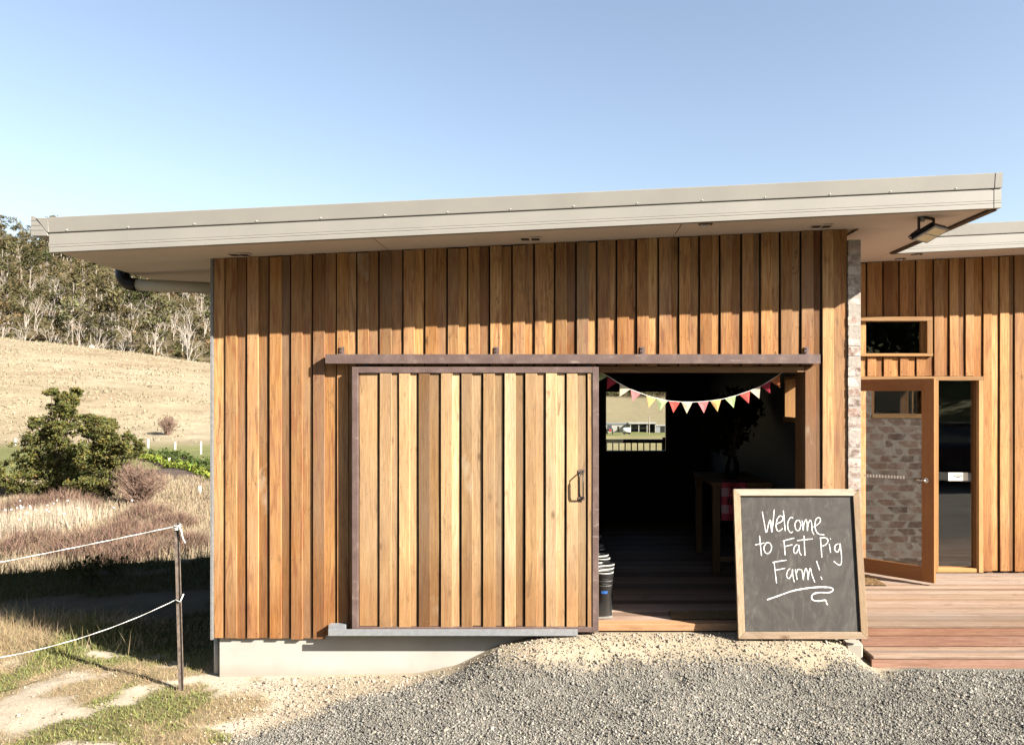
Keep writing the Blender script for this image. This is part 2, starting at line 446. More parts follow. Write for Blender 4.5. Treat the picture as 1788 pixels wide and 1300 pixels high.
def ground_mat():
    t = NT('ground'); v = t.n('ShaderNodeTexCoord').outputs['Object']
    at = t.n('ShaderNodeAttribute', attribute_name='tint').outputs[0]
    far = t.noise(v, 0.22, 9, 0.78)
    mid = t.noise(v, 1.5, 6, 0.65)
    fine = t.noise(v, 55, 5, 0.7)
    st = t.noise(t.n('ShaderNodeMapping', ins={'Vector': v, 'Scale': (0.8,1.3,1), 'Rotation': (0,0,0.25)}).outputs[0], 0.35, 8, 0.72, 0.6)
    c = t.mix(1.0, at, t.ramp(far, [(0.32, (0.76,0.74,0.71)), (0.66, (1.14,1.14,1.14))]), 'MULTIPLY')
    c = t.mix(1.0, c, t.ramp(mid, [(0.3, (0.86,0.85,0.83)), (0.7, (1.10,1.10,1.10))]), 'MULTIPLY')
    c = t.mix(1.0, c, t.ramp(st, [(0.3, (0.80,0.79,0.77)), (0.65, (1.06,1.06,1.06))]), 'MULTIPLY')
    c = t.mix(1.0, c, t.ramp(fine, [(0.3, (0.72,0.71,0.69)), (0.7, (1.20,1.20,1.20))]), 'MULTIPLY')
    h = t.math('ADD', t.math('MULTIPLY', fine, 0.35), mid)
    return t.done(c, 0.95, t.bump(h, 0.5, 0.05), 0, 0.1)
M['ground'] = ground_mat()

def gingham_mat():
    t = NT('red check cloth')
    s = t.n('ShaderNodeSeparateXYZ', ins={0: t.n('ShaderNodeTexCoord').outputs['Object']})
    def stripe(o, off): return t.math('GREATER_THAN', t.math('FRACT', t.math('ADD', t.math('MULTIPLY', o, 5.4), off)), 0.5)
    a = stripe(s.outputs[0], 0.32); b = stripe(s.outputs[2], 0.1)
    sm = t.math('MULTIPLY', t.math('ADD', a, b), 0.5)
    return t.done(t.ramp(sm, [(0.2, (0.30,0.02,0.032)), (0.5, (0.55,0.07,0.09)), (0.9, (0.62,0.36,0.36))]), 0.85, alb=0.6)
M['gingham'] = gingham_mat()
def flag_mat(name, col):
    t = NT(name)
    d = t.n('ShaderNodeBsdfDiffuse', ins={'Color': (*col, 1)}); tl = t.n('ShaderNodeBsdfTranslucent', ins={'Color': (*col, 1)})
    t.link(t.n('ShaderNodeMixShader', ins={0: 0.2, 1: d.outputs[0], 2: tl.outputs[0]}).outputs[0], t.out.inputs[0])
    return t.m
FL = {'green': (0.50,0.64,0.33), 'red': (0.76,0.135,0.11), 'cream': (0.80,0.68,0.50), 'pink': (0.80,0.27,0.27), 'orange': (0.80,0.52,0.22), 'maroon': (0.34,0.04,0.06), 'rust': (0.50,0.17,0.07)}
for k, c in FL.items(): M['flag_' + k] = flag_mat('flag ' + k, tuple(v * 0.6 for v in c))

# ------------------------------------------------------------------ terrain
SOFF0, SOFFM = 1.301, 0.0468
def soffit_z(x): return EYE + SOFF0 + SOFFM * x

def near_z(X, Y):
    X = np.asarray(X, float); Y = np.asarray(Y, float)
    w = np.interp(X, [-40, -3.0, -1.25, -0.9, -0.55, -0.2, 0.25, 2.15, 2.28, 2.42, 2.52, 40],
                     [-0.50, -0.47, -0.435, -0.36, -0.19, -0.105, -0.075, -0.07, -0.105, -0.22, -0.285, -0.285])
    g = np.interp(X, [-40, -4, -2.2, -0.8, 0.6, 2.5, 40], [-0.56, -0.53, -0.44, -0.31, -0.24, -0.285, -0.31])
    t = smooth(0.10, 1.0, -Y)
    z = lerp(w, g, t)
    z = z + (fbm(X * 1.3, Y * 1.3, 3) - 0.5) * 0.07 * smooth(0.1, 0.6, -Y + np.maximum(0, -X - 3.05) * 2)
    z = z + (fbm(X * 6, Y * 6, 9) - 0.5) * 0.034 * smooth(0.0, 0.4, -Y + np.maximum(0, -X - 3.05) * 2)
    # the hill behind the yard trees, raised to fill the window reflections, and the raised bank on the far side of the yard
    z = z + 18.0 * smooth(46, 85, -Y) + 3.0 * smooth(24, 40, -Y) + 0.15 * smooth(8, 20, -Y)
    return z
U_K = [-0.95, -0.713, -0.58, -0.4486, -0.2, 0.0, 0.084, 0.5, 0.9]
VC = [0.085, 0.0720, 0.0585, 0.0400, 0.017, 0.0, -0.004, -0.003, 0.0]
VT = [0.215, 0.200, 0.188, 0.165, 0.125, 0.10, 0.085, 0.08, 0.08]
def far_z(u, d):
    u = np.clip(u, -0.95, 0.9); d = np.asarray(d, float)
    vc = np.interp(u, U_K, VC); vt = np.interp(u, U_K, VT)
    base = -3.5
    zc = EYE + 230 * vc
    t = np.clip((d - 85) / 145, 0, 1)
    L = base + (zc - base) * (1 - (1 - t) ** 1.35) * smooth(-0.02, 0.22, t)
    t2 = np.clip((d - 262) / 340, 0, 1)
    L = np.where(d > 230, zc - 3.0 * smooth(230, 262, d), L)
    L = np.where(d > 262, lerp(zc - 3.0, EYE + 602 * vt, t2), L)
    L = np.where(d > 602, EYE + 602 * vt - (d - 602) * 0.03, L)
    C = base - 0.03 * np.clip(d - 25, 0, 275)
    zcc = EYE + 700 * vc
    C = np.where(d > 300, lerp(-11.75, zcc, smooth(270, 700, d)), C)
    C = np.where(d > 700, lerp(zcc, EYE + 1150 * vt, np.clip((d - 700) / 450, 0, 1)), C)
    C = np.where(d > 1150, EYE + 1150 * vt - (d - 1150) * 0.03, C)
    return lerp(L, C, smooth(-0.32, -0.05, u))
def edge_y(X):
    left = np.clip(4.8 + (X + 5.15) * 0.50, -3.0, 5.2)
    return lerp(left, 9.6, smooth(-4.9, -3.4, X))
def ground_z(X, Y):
    X = np.asarray(X, float); Y = np.asarray(Y, float)
    d = np.maximum(Y - CY, 3.0); u = X / d
    s = Y - edge_y(X)
    t = smooth(0.0, 8.0, s)
    fz = far_z(u, d) + (fbm(X * 0.16, Y * 0.16, 21) - 0.5) * np.clip(d / 60, 0, 1) * 0.9
    return np.where(t > 0, lerp(near_z(X, Y), fz, t), near_z(X, Y))

GRAV_X = [-6.0, -3.1, -2.55, -2.13, -1.5, -1.1, -0.6, -0.1, 2.0, 2.35, 2.62, 2.8, 12]
GRAV_Y = [-4.2, -2.6, -1.75, -1.2, -0.52, -0.28, -0.22, -0.42, -0.44, -0.48, -0.34, 0.0, 0.0]
def gravel_amt(X, Y):
    b = np.interp(X, GRAV_X, GRAV_Y) + (fbm(X * 2.1, Y * 2.1, 31) - 0.5) * 0.55
    return smooth(-0.12, 0.24, b - Y)
def grass_amt(X, Y):
    """green and straw patches on the bare dirt left of the shed"""
    n = fbm(X * 1.15 + 3, Y * 1.5, 41, 5)
    lim = np.interp(X, [-9, -5.4, -4.4, -3.3, -2.6, -2.0], [0.44, 0.485, 0.555, 0.60, 0.60, 0.75])
    lim = lim - 0.04 * smooth(0.7, 1.5, -Y) * smooth(-2.2, -3.2, X) - 0.16 * smooth(0.2, 1.2, Y)
    return smooth(lim - 0.02, lim + 0.05, n) * (1 - smooth(-2.5, -1.9, X))
def bands(Xf, Yf):
    X, Y = Xf, Yf
    d = np.maximum(Y - CY, 3.0); u = X / d
    n1 = fbm(X * 0.8, Y * 0.8, 51)[..., None]
    dirt = np.array([0.70,0.615,0.50]) * (0.86 + 0.28 * n1)
    sand = np.array([0.58,0.495,0.37]) * (0.86 + 0.28 * n1)
    grav = np.array([0.25,0.238,0.21])
    yard = np.array([0.20,0.185,0.155])
    straw = lerp(np.array([0.40,0.315,0.19]), np.array([0.27,0.245,0.115]), smooth(0.54, 0.64, fbm(X * 1.7, Y * 1.7, 61))[..., None])
    col = lerp(dirt, sand, smooth(-2.6, -1.8, X)[..., None])
    col = lerp(col, straw, grass_amt(X, Y)[..., None])
    col = lerp(col, grav, gravel_amt(X, Y)[..., None])
    # yard behind the camera, its grass bank
    col = lerp(col, np.array([0.23,0.22,0.09]) + 0 * col, smooth(15, 19, -Y + (n1[..., 0] - 0.5) * 6)[..., None])
    # terrace turf and soil left of the shed, darkened to deepen the building's shadow
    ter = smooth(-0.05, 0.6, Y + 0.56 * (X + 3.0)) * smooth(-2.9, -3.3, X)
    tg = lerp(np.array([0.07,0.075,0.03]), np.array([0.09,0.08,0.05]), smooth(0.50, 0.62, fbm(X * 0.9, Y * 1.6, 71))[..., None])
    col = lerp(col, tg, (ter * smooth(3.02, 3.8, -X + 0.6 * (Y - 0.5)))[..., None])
    # valley
    far = smooth(0.3, 1.6, Y - edge_y(X))
    vg = lerp(np.array([0.44,0.345,0.235]), np.array([0.33,0.235,0.165]), smooth(0.42, 0.62, fbm(X * 0.14, Y * 0.14, 81))[..., None])
    grn = smooth(44, 50, d + X * 0.2 + 6) * (1 - smooth(84, 90, d)) * smooth(0.30, 0.42, fbm(X * 0.09, Y * 0.09, 83) + 0.12)
    vg = lerp(vg, np.array([0.25,0.265,0.105]), grn[..., None])
    fld = lerp(np.array([0.51,0.44,0.315]), np.array([0.44,0.365,0.25]), smooth(0.40, 0.66, fbm(X * 0.03, Y * 0.055, 91, 5))[..., None])
    fld = lerp(fld, np.array([0.34,0.225,0.145]), (smooth(0.60, 0.70, fbm(X * 0.10, Y * 0.16, 93, 5)) * 0.6)[..., None])
    vg = lerp(vg, fld, smooth(82, 90, d)[..., None])
    cen = smooth(-0.25, -0.05, u)
    cg = lerp(np.array([0.44,0.39,0.20]), np.array([0.30,0.31,0.12]), (smooth(200, 235, d) * (1 - smooth(290, 310, d)))[..., None])
    cg = lerp(cg, np.array([0.45,0.385,0.24]) + 0 * cg, smooth(300, 325, d)[..., None])
    cg = lerp(cg, np.array([0.17,0.135,0.08]) + 0 * cg, smooth(690, 705, d)[..., None])
    vg = lerp(vg, np.array([0.185,0.15,0.09]) + 0 * vg, smooth(236, 262, d)[..., None])
    vg = lerp(vg, cg, cen[..., None])
    return lerp(col, vg, far[..., None])

def axis(lo, hi, a, b, step, ratio):
    core = np.arange(a, b + step / 2, step); out = [core]
    s = step; p = b; r = []
    while p < hi: s *= ratio; p += s; r.append(p)
    s = step; p = a; l = []
    while p > lo: s *= ratio; p -= s; l.append(p)
    return np.concatenate([l[::-1], core, r])
gx = axis(-1300, 1300, -8.0, 5.0, 0.06, 1.075); gy = axis(-260, 1500, -3.4, 5.4, 0.06, 1.07)
GX, GY = np.meshgrid(gx, gy)
GZ = ground_z(GX, GY)
gv = np.stack([GX.ravel(), GY.ravel(), GZ.ravel()], 1)
nx, ny = len(gx), len(gy)
ii = (np.arange(ny - 1)[:, None] * nx + np.arange(nx - 1)[None]).ravel()
gq = np.stack([ii, ii + 1, ii + nx + 1, ii + nx], 1)
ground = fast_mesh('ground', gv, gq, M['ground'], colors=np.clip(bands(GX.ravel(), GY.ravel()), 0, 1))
ground.data.polygons.foreach_set('use_smooth', [True] * len(ground.data.polygons))
tag(ground, kind='structure')

# ------------------------------------------------------------------ scatter helpers
def blades(P, H, Wd, lean, cols, rng, curl=None):
    """one triangle each: P (N,3) foot, H height, Wd width"""
    n = len(P); a = rng.uniform(0, 2*np.pi, n)
    side = np.stack([np.cos(a), np.sin(a), np.zeros(n)], 1) * (np.asarray(Wd) / 2)[:, None]
    b = rng.uniform(0, 2*np.pi, n); L = rng.normal(0, 1, n) * lean
    tip = P + np.stack([np.cos(b) * L * H, np.sin(b) * L * H, H], 1)
    V = np.empty((n, 3, 3)); V[:, 0] = P - side; V[:, 1] = P + side; V[:, 2] = tip
    C = np.repeat(cols, 3, axis=0)
    return V.reshape(-1, 3), np.arange(n * 3).reshape(-1, 3), C
def leafquads(P, S, rng, cols, aspect=0.45, flat=0.0):
    n = len(P)
    a = rng.normal(0, 1, (n, 3)); a[:, 2] *= (1 - flat); a /= np.linalg.norm(a, axis=1)[:, None] + 1e-9
    b = np.cross(a, rng.normal(0, 1, (n, 3))); b /= np.linalg.norm(b, axis=1)[:, None] + 1e-9
    S = np.asarray(S)[:, None]
    V = np.empty((n, 4, 3))
    V[:, 0] = P - a * S; V[:, 1] = P + b * S * aspect; V[:, 2] = P + a * S; V[:, 3] = P - b * S * aspect
    return V.reshape(-1, 3), np.arange(n * 4).reshape(-1, 4), np.repeat(cols, 4, axis=0)
def tintvar(n, rng, base, var=0.25, hue=0.06):
    b = np.asarray(base)[None] * rng.uniform(1 - var, 1 + var, (n, 1)) * (1 + rng.normal(0, hue, (n, 3)))
    return np.clip(b, 0.002, 1)
def in_building(X, Y): return (X > -3.06) & (Y > -0.02)
OCT_V = np.array([(1,0,0),(0,1,0),(-1,0,0),(0,-1,0),(0,0,1),(0,0,-1)], float)
OCT_F = np.array([(0,1,4),(1,2,4),(2,3,4),(3,0,4),(1,0,5),(2,1,5),(3,2,5),(0,3,5)])
def stones(P, R, cols, rng):
    n = len(P)
    V = OCT_V[None] * (1 + rng.uniform(-0.35, 0.35, (n, 6, 1))) + rng.normal(0, 0.16, (n, 6, 3))
    V = V * (R[:, None] * np.stack([rng.uniform(0.8,1.3,n), rng.uniform(0.6,1.0,n), rng.uniform(0.45,0.8,n)], 1))[:, None, :]
    q = rng.normal(0, 1, (n, 4)); q[:, 1:3] *= 0.45; q /= np.linalg.norm(q, axis=1)[:, None]
    w, x, y, z = q.T
    Rm = np.stack([np.stack([1-2*(y*y+z*z), 2*(x*y-z*w), 2*(x*z+y*w)], 1), np.stack([2*(x*y+z*w), 1-2*(x*x+z*z), 2*(y*z-x*w)], 1), np.stack([2*(x*z-y*w), 2*(y*z+x*w), 1-2*(x*x+y*y)], 1)], 1)
    V = np.einsum('nij,nkj->nki', Rm, V) + P[:, None, :]
    F_ = (OCT_F[None] + (np.arange(n) * 6)[:, None, None]).reshape(-1, 3)
    return V.reshape(-1, 3), F_, np.repeat(cols, 6, axis=0)

# ------------------------------------------------------------------ gravel and grit
def make_gravel():
    rng = np.random.default_rng(5)
    n = 260000
    X = rng.uniform(-3.2, 4.6, n); Y = CY + 4.4 + (rng.uniform(0, 1, n) ** 0.85) * 2.5
    ok = (rng.uniform(0, 1, n) < gravel_amt(X, Y)) & (Y < -0.02) & ~((X > 2.42) & (Y > -0.33))
    X, Y = X[ok], Y[ok]
    R = np.clip(rng.lognormal(math.log(0.0056), 0.42, len(X)), 0.0028, 0.018)
    P = np.stack([X, Y, ground_z(X, Y) + R * 0.25], 1)
    base = np.array([[0.265,0.254,0.227],[0.325,0.312,0.278],[0.21,0.20,0.178],[0.43,0.40,0.345],[0.31,0.274,0.222]])
    pick = rng.choice(5, len(X), p=[0.36,0.26,0.16,0.12,0.10])
    cols = base[pick] * rng.uniform(0.78, 1.22, (len(X), 1)) * (0.70 + 0.56 * fbm(X * 1.6, Y * 1.6, 35, 5))[:, None]
    V, F_, C = stones(P, R, cols, rng)
    o = fast_mesh('gravel', V, F_, M['stone'], colors=C, nside=3)
    tag(o, 'loose grey crushed gravel spread over the yard in front of the shed', 'gravel', kind='stuff')
    # pale grit and crumbs of clay on the bare soil
    n = 75000
    X = rng.uniform(-6.5, 3.0, n); Y = rng.uniform(-2.3, 0.25, n)
    band = np.where(X > -2.6, 0.95, 0.12) * smooth(0.12, 0.42, fbm(X * 2.2, Y * 2.2, 37))
    ok = (rng.uniform(0, 1, n) < band * (1 - 0.8 * gravel_amt(X, Y)) * (1 - 0.6 * grass_amt(X, Y))) & ~in_building(X, Y) & ~((X > 2.42) & (Y > -0.33))
    X, Y = X[ok], Y[ok]
    R = np.clip(rng.lognormal(math.log(0.0056), 0.5, len(X)), 0.0028, 0.019)
    P = np.stack([X, Y, ground_z(X, Y) + R * 0.2], 1)
    cols = tintvar(len(X), rng, (0.48,0.41,0.32), 0.3, 0.03)
    dk = rng.uniform(0, 1, len(X)) < 0.2
    cols[dk] *= 0.45
    V, F_, C = stones(P, R, cols, rng)
    o = fast_mesh('clay_grit', V, F_, M['stone'], colors=C, nside=3)
    tag(o, 'pale clay crumbs and grit on the bare soil along the concrete base', 'grit', kind='stuff')
make_gravel()

# ------------------------------------------------------------------ the building
RY = 1.93                      # front of the recessed wall
BX0, BX1 = wx(380), wx(1503.5) # concrete base corner, outer brick face
FASC_Y = -0.60
ROOF_X0, ROOF_X1 = -3.97, 3.378
R2Y = 1.36
shed = tag(empty('farm_building', (0, 2.5, -0.45)), 'low timber-clad farm building with flat grey steel roof and sliding barn door', 'building')

def board_mesh(x0, x1, yf, thick, z0, z1a, z1b, jit=0.0018, rings=4):
    """sawn board, front face at y = yf, top cut on a slope (z1a at x0, z1b at x1), edges slightly wavy"""
    mb = MB(); out = []
    c = 0.0022
    for k in range(rings):
        t = k / (rings - 1)
        a = x0 + random.uniform(-jit, jit); b = x1 + random.uniform(-jit, jit)
        f = yf + random.uniform(-0.0012, 0.0012)
        za = lerp(z0, z1a, t); zb = lerp(z0, z1b, t)
        out.append([(a, yf + thick, za), (b, yf + thick, zb), (b, f + c, zb), (b - c, f, zb), (a + c, f, za), (a, f + c, za)][::-1])
    return mb.loft(out)

def clad(parent, mat, px_edges, yf, Yd, first_px, last_px, bottom, top, wid_px, under_dy=0.015, cuts=None, slot=0.0):
    """lapped boards: px_edges are the left edges of the outer boards; cuts(xc, x0, x1) -> list of (z0, z1)"""
    outs = []
    for e in px_edges:
        w = wid_px * random.uniform(0.95, 1.06)
        outs.append((wx(e, Yd), wx(min(e + w, last_px), Yd)))
    spans = []
    prev = wx(first_px, Yd)
    for a, b in outs:
        if a - prev > 0.012: spans.append((prev - (0.006 if spans else 0), a - slot))
        prev = b
    if wx(last_px, Yd) - prev > 0.012: spans.append((prev - 0.012, wx(last_px, Yd)))
    res = []
    for kind, lst in (('u', spans), ('o', outs)):
        for a, b in lst:
            for z0, z1 in cuts((a + b) / 2, a, b, kind):
                yy = yf + (under_dy if kind == 'u' else 0.0) + random.uniform(-0.0015, 0.0015)
                zt = (lambda x: soffit_z(x) - 0.004 - rj) if z1 is None else (lambda x: z1)
                rj = random.choice([0, 0, 0.002, 0.004, 0.009])
                zb = z0 + random.uniform(-0.004, 0.004)
                o = build(board_mesh(a, b, yy, 0.019, zb, zt(a), zt(b)), 'board', mat, parent)
                res.append((a, b, z0, zt((a+b)/2), yy, kind))
    return res
def nails(parent, mat, boards, zs, name='nails', r=0.0032):
    mb = MB()
    for a, b, z0, z1, yy, kind in boards:
        if kind == 'u': continue
        for z in zs + [z1 - 0.035, z0 + 0.035]:
            if not (z0 + 0.02 < z < z1 - 0.02): continue
            for xx in (a + 0.018, b - 0.018):
                x = xx + random.uniform(-0.004, 0.004); zz = z + random.uniform(-0.012, 0.012)
                mb.add([(x + r*math.cos(q*math.pi/3), yy - 0.0022, zz + r*math.sin(q*math.pi/3)) for q in range(6)] + [(x + r*math.cos(q*math.pi/3), yy + 0.003, zz + r*math.sin(q*math.pi/3)) for q in range(6)],
                       [(0,1,2,3,4,5)] + [(q, q+6, (q+1)%6+6, (q+1)%6) for q in range(6)])
    o = build(mb, name, mat, parent); o['kind'] = 'stuff'
    return o

# ---- front wall
OPX0, OPX1 = wx(1041), wx(1423)
OPZ1 = wz(640.5)
FB = -0.131
front = empty('front_wall', (0, 0, FB), shed)
S = [391.5,429.7,468.7,506.6,544.8,586.6,622.4,661,702.7,740.9,779.9,816,854,893.5,932,968,1005.4,1041.8,1076,1110.8,1149,1184.5,1220.7,1256.6,1294.4,1327.3,1362,1398,1434.5]
def cut_front(xc, a, b, kind):
    if OPX0 < xc < OPX1: return [(OPZ1 + 0.012, None)]
    if xc > OPX1: return [(FB + 0.02, None)]
    if xc > wx(560): return [(FB + 0.02 + 0.012, None)]
    return [(FB + random.choice([0, 0, 0.006]), None)]
fb = clad(front, M['cladding'], [s + 1.9 for s in S], 0.0, 0.0, 372, 1480.2, FB, None, 20.0, 0.015, cut_front, 0.014)
nails(front, M['nail'], fb, [wz(720), wz(845), wz(975), wz(590)])
# framing and lining behind the boards, around the opening
def wall_ring(name, mat, parent, y0, y1, x0, x1, z0, ztop, holes, slope=False):
    """wall slab across x with rectangular holes (hx0,hx1,hz0,hz1), built as one shell of butt-jointed blocks"""
    mb = MB(); xs = sorted(set([x0, x1] + [h[0] for h in holes] + [h[1] for h in holes]))
    if slope: xs = sorted(set(xs + [round(q, 3) for q in np.arange(x0 + 0.3, x1 - 0.1, 0.3)]))
    for a, b in zip(xs[:-1], xs[1:]):
        if slope: ztop = soffit_z(a) + 0.012
        hs = sorted([(h[2], h[3]) for h in holes if h[0] <= a + 1e-6 and h[1] >= b - 1e-6])
        z = z0
        for h0, h1 in hs:
            if h0 > z: mb.box(a, b, y0, y1, z, h0)
            z = h1
        if ztop > z: mb.box(a, b, y0, y1, z, ztop)
    return build(mb, name, mat, parent)
wall_ring('sarking', M['sheath'], front, 0.034, 0.06, -2.96, 2.395, FB + 0.05, 3.02, [(OPX0 - 0.01, OPX1 + 0.012, FB + 0.05, OPZ1 + 0.01)], True)
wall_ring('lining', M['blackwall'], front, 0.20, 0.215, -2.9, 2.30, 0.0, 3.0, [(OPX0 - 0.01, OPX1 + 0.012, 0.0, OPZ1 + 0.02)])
box('corner_flashing', M['galv_dull'], front, wx(367.6), wx(371.6), -0.004, 0.05, FB - 0.006, soffit_z(-3.0) - 0.004)
# concrete base
cb = box('concrete_base', M['concrete'], shed, BX0, 0.8, 0.040, 0.30, -0.80, -0.098)
box('base_side', M['concrete'], cb, BX0 + 0.002, BX0 + 0.22, 0.302, 6.2, -0.80, -0.099)
ds = MB().tube([(wx(376, 0.10), 0.14, -0.70), (wx(376, 0.10), 0.14, -0.10)], 0.028, 12)
build(ds, 'base_pipe', M['pvc'], shed, True)

# ---- doorway frame, threshold
dw = empty('doorway', (0.9, 0.1, 0), shed)
box('head', M['jamb_x'], dw, OPX0 - 0.03, OPX1 - 0.082, 0.016, 0.198, wz(650, 0.0) + 0.002, OPZ1 + 0.008, 0.003)
box('jamb', M['jamb_z'], dw, OPX1 - 0.08, OPX1 + 0.008, 0.012, 0.30, 0.014, OPZ1 + 0.006, 0.003)
box('jamb', M['jamb_z'], dw, OPX0 - 0.12, OPX0 - 0.032, 0.036, 0.198, 0.014, OPZ1 + 0.006, 0.003)
SILL_Z0 = wz(1100)
box('threshold', M['sill'], dw, OPX0 - 0.05, wx(1425), -0.012, 0.10, SILL_Z0, 0.0, 0.003)

# ---- inside lining (dark room), floor planks
room = empty('interior', (-0.3, 3.0, 0), shed)
BKY = 6.0
BW = (wx(1055, BKY), wx(1167, BKY), wz(790, BKY), wz(680.5, BKY))
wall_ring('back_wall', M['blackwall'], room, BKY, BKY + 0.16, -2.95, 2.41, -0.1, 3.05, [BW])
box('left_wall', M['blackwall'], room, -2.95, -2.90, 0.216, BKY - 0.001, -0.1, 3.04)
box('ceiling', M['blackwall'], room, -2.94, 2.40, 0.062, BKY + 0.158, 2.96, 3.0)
SWY0, SWY1, SWZ0, SWZ1 = 0.86, 1.50, 1.665, 2.125      # window in the brick wall
mb = MB(); RWX = 2.30
for y0, y1, z0, z1 in ((0.216, SWY0, 0, 2.955), (SWY1, 5.999, 0, 2.955), (SWY0, SWY1, 0, SWZ0), (SWY0, SWY1, SWZ1, 2.955)):
    mb.box(RWX, RWX + 0.05, y0, y1, z0, z1)
build(mb, 'right_wall', M['greywall'], room)
fl = empty('floor', (-0.3, 3.0, -0.02), room)
y = 0.103; k = 0
while y < BKY - 0.01:
    w = 0.135
    box('plank', M['floor'], fl, -2.899, 2.299, y, min(y + w - 0.003, BKY - 0.003), -0.028, -0.002 - 0.001 * (k % 2), 0.0015)
    y += w; k += 1
box('floor_slab', M['concrete'], room, -2.95, 2.40, 0.302, 6.19, -0.42, -0.030)
# back window frame
bwn = empty('back_window', ((BW[0]+BW[1])/2, BKY, BW[2]), shed)
t_ = 0.035
for nm, a in (('frame', (BW[0], BW[0]+t_, BW[2], BW[3])), ('frame', (BW[1]-t_, BW[1], BW[2], BW[3]))):
    box(nm, M['black'], bwn, a[0], a[1], BKY + 0.05, BKY + 0.12, a[2], a[3])
box('frame', M['black'], bwn, BW[0]+t_, BW[1]-t_, BKY + 0.05, BKY + 0.12, BW[2], BW[2] + 0.03)
box('frame', M['black'], bwn, BW[0]+t_, BW[1]-t_, BKY + 0.05, BKY + 0.12, BW[3] - 0.03, BW[3])
box('pane', M['glass'], bwn, BW[0]+t_, BW[1]-t_, BKY + 0.083, BKY + 0.087, BW[2] + 0.03, BW[3] - 0.03)
# outer shell (side and back of the building, not seen from the yard front)
sh = MB()
sh.box(-2.995, -2.952, 0.062, 6.20, -0.098, 3.02)
build(sh, 'side_wall', M['galv'], shed)
wall_ring('rear_wall', M['sheath'], shed, BKY + 0.162, BKY + 0.20, -2.95, 9.0, -0.098, 3.02, [BW])

# ---- brick return wall
bw = empty('brick_wall', (2.46, 1.0, -0.2), shed)
BRX0, BRX1 = wx(1480.6), BX1
CH = 0.086
core = MB()
for y0, y1, z0, z1 in ((0.0012, SWY0, -0.25, 3.25), (SWY1, RY + 0.3, -0.25, 3.25), (SWY0, SWY1, -0.25, SWZ0), (SWY0, SWY1, SWZ1, 3.25)):
    core.box(BRX0 + 0.006, BRX1 - 0.002, max(y0, 0.0012), y1, z0, z1)
build(core, 'mortar_bed', M['mortar'], bw)
brick_cache = {}
def brick(y0, y1, z0, z1):
    L = round(y1 - y0, 2); key = (L, round(z1 - z0, 3), random.randrange(5), y0 < 0.05)
    if key not in brick_cache:
        rr = random.Random(str(key)); w = BRX1 - BRX0
        mb = MB(); rings = []
        for k in range(3):
            yy = L * k / 2
            j = lambda: rr.uniform(-0.0018, 0.0018)
            e = 0.003 if k != 1 else 0
            rings.append([(-w/2 + e + j(), yy + j(), e), (w/2 - e + j(), yy + j(), e), (w/2 - e + j(), yy + j(), key[1] - e), (-w/2 + e + j(), yy + j(), key[1] - e)])
        mb.loft(rings)
        me = bpy.data.meshes.new('brick'); me.from_pydata(mb.v, [], mb.f); me.update(); me.materials.append(M['brick_pale' if key[3] else 'brick'])
        brick_cache[key] = me
    o = bpy.data.objects.new('brick', brick_cache[key]); COL.objects.link(o)
    set_parent(o, bw, ((BRX0 + BRX1) / 2, y0, z0))
z = -0.06 + 0.004; c = 0
while z < 3.2:
    y = 0.0 if c % 2 == 0 else -0.12
    while y < RY - 0.03:
        y0, y1 = max(y, 0.0), min(y + 0.23, RY - 0.004)
        spans = [(y0, y1)]
        if z + 0.076 > SWZ0 - 0.004 and z < SWZ1:
            spans = []
            if y0 < SWY0: spans.append((y0, min(y1, SWY0)))
            if y1 > SWY1: spans.append((max(y0, SWY1), y1))
        for a, b in spans:
            if b - a > 0.035: brick(a + random.uniform(-0.002, 0.002), b, z, z + 0.076 if c % 7 else z + 0.0755)
        y += 0.24
    z += CH; c += 1
# window in the brick wall
sw = empty('side_window', (2.42, (SWY0+SWY1)/2, SWZ0), shed)
xa, xb = RWX - 0.012, BRX1 - 0.02
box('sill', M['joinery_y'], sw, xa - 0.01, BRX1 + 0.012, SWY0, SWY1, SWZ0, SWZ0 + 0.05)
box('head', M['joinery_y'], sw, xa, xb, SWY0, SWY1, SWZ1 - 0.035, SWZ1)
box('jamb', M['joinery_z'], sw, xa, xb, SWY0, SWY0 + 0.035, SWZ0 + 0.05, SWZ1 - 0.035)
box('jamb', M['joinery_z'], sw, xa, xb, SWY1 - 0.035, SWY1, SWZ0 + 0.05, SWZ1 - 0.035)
box('pane', M['glass'], sw, 2.44, 2.444, SWY0 + 0.035, SWY1 - 0.035, SWZ0 + 0.05, SWZ1 - 0.035)

# ---- roof
roof = empty('roof', (0, 3, 3.1), shed)
RX2 = 9.2
LOW, CAP = 0.150, 0.112
FP = [(0,0.0),(0,0.030),(0.0025,0.033),(0.0025,0.036),(0,0.039),(0,0.050),(0.002,0.053),(0.002,0.055),(0,0.058),(0,0.142),(0.003,0.144),(0.003,LOW),(-0.009,LOW+0.002),(-0.010,LOW+0.008),(-0.022,LOW+CAP),(-0.012,LOW+CAP+0.006),(0.05,LOW+CAP+0.008),(0.05,0.0)]
def fascia(x0, x1, yf, nm='fascia'):
    mb = MB().prism_x([(yf + a, b) for a, b in FP], np.linspace(x0, x1, 2), lambda x: soffit_z(x) - 0.012)
    return build(mb, nm, M['fascia'], roof)
f1 = fascia(ROOF_X0, ROOF_X1 - 0.055, FASC_Y)
fascia(ROOF_X1 + 0.002, RX2, R2Y)
sc_ = MB()
for k in range(15):
    x = ROOF_X0 + 0.14 + k * 0.49 + random.uniform(-0.02, 0.02); z = soffit_z(x) - 0.012 + LOW + 0.014
    if x < ROOF_X1 - 0.1: sc_.tube([(x, FASC_Y - 0.017, z), (x, FASC_Y - 0.008, z)], 0.0032, 6)
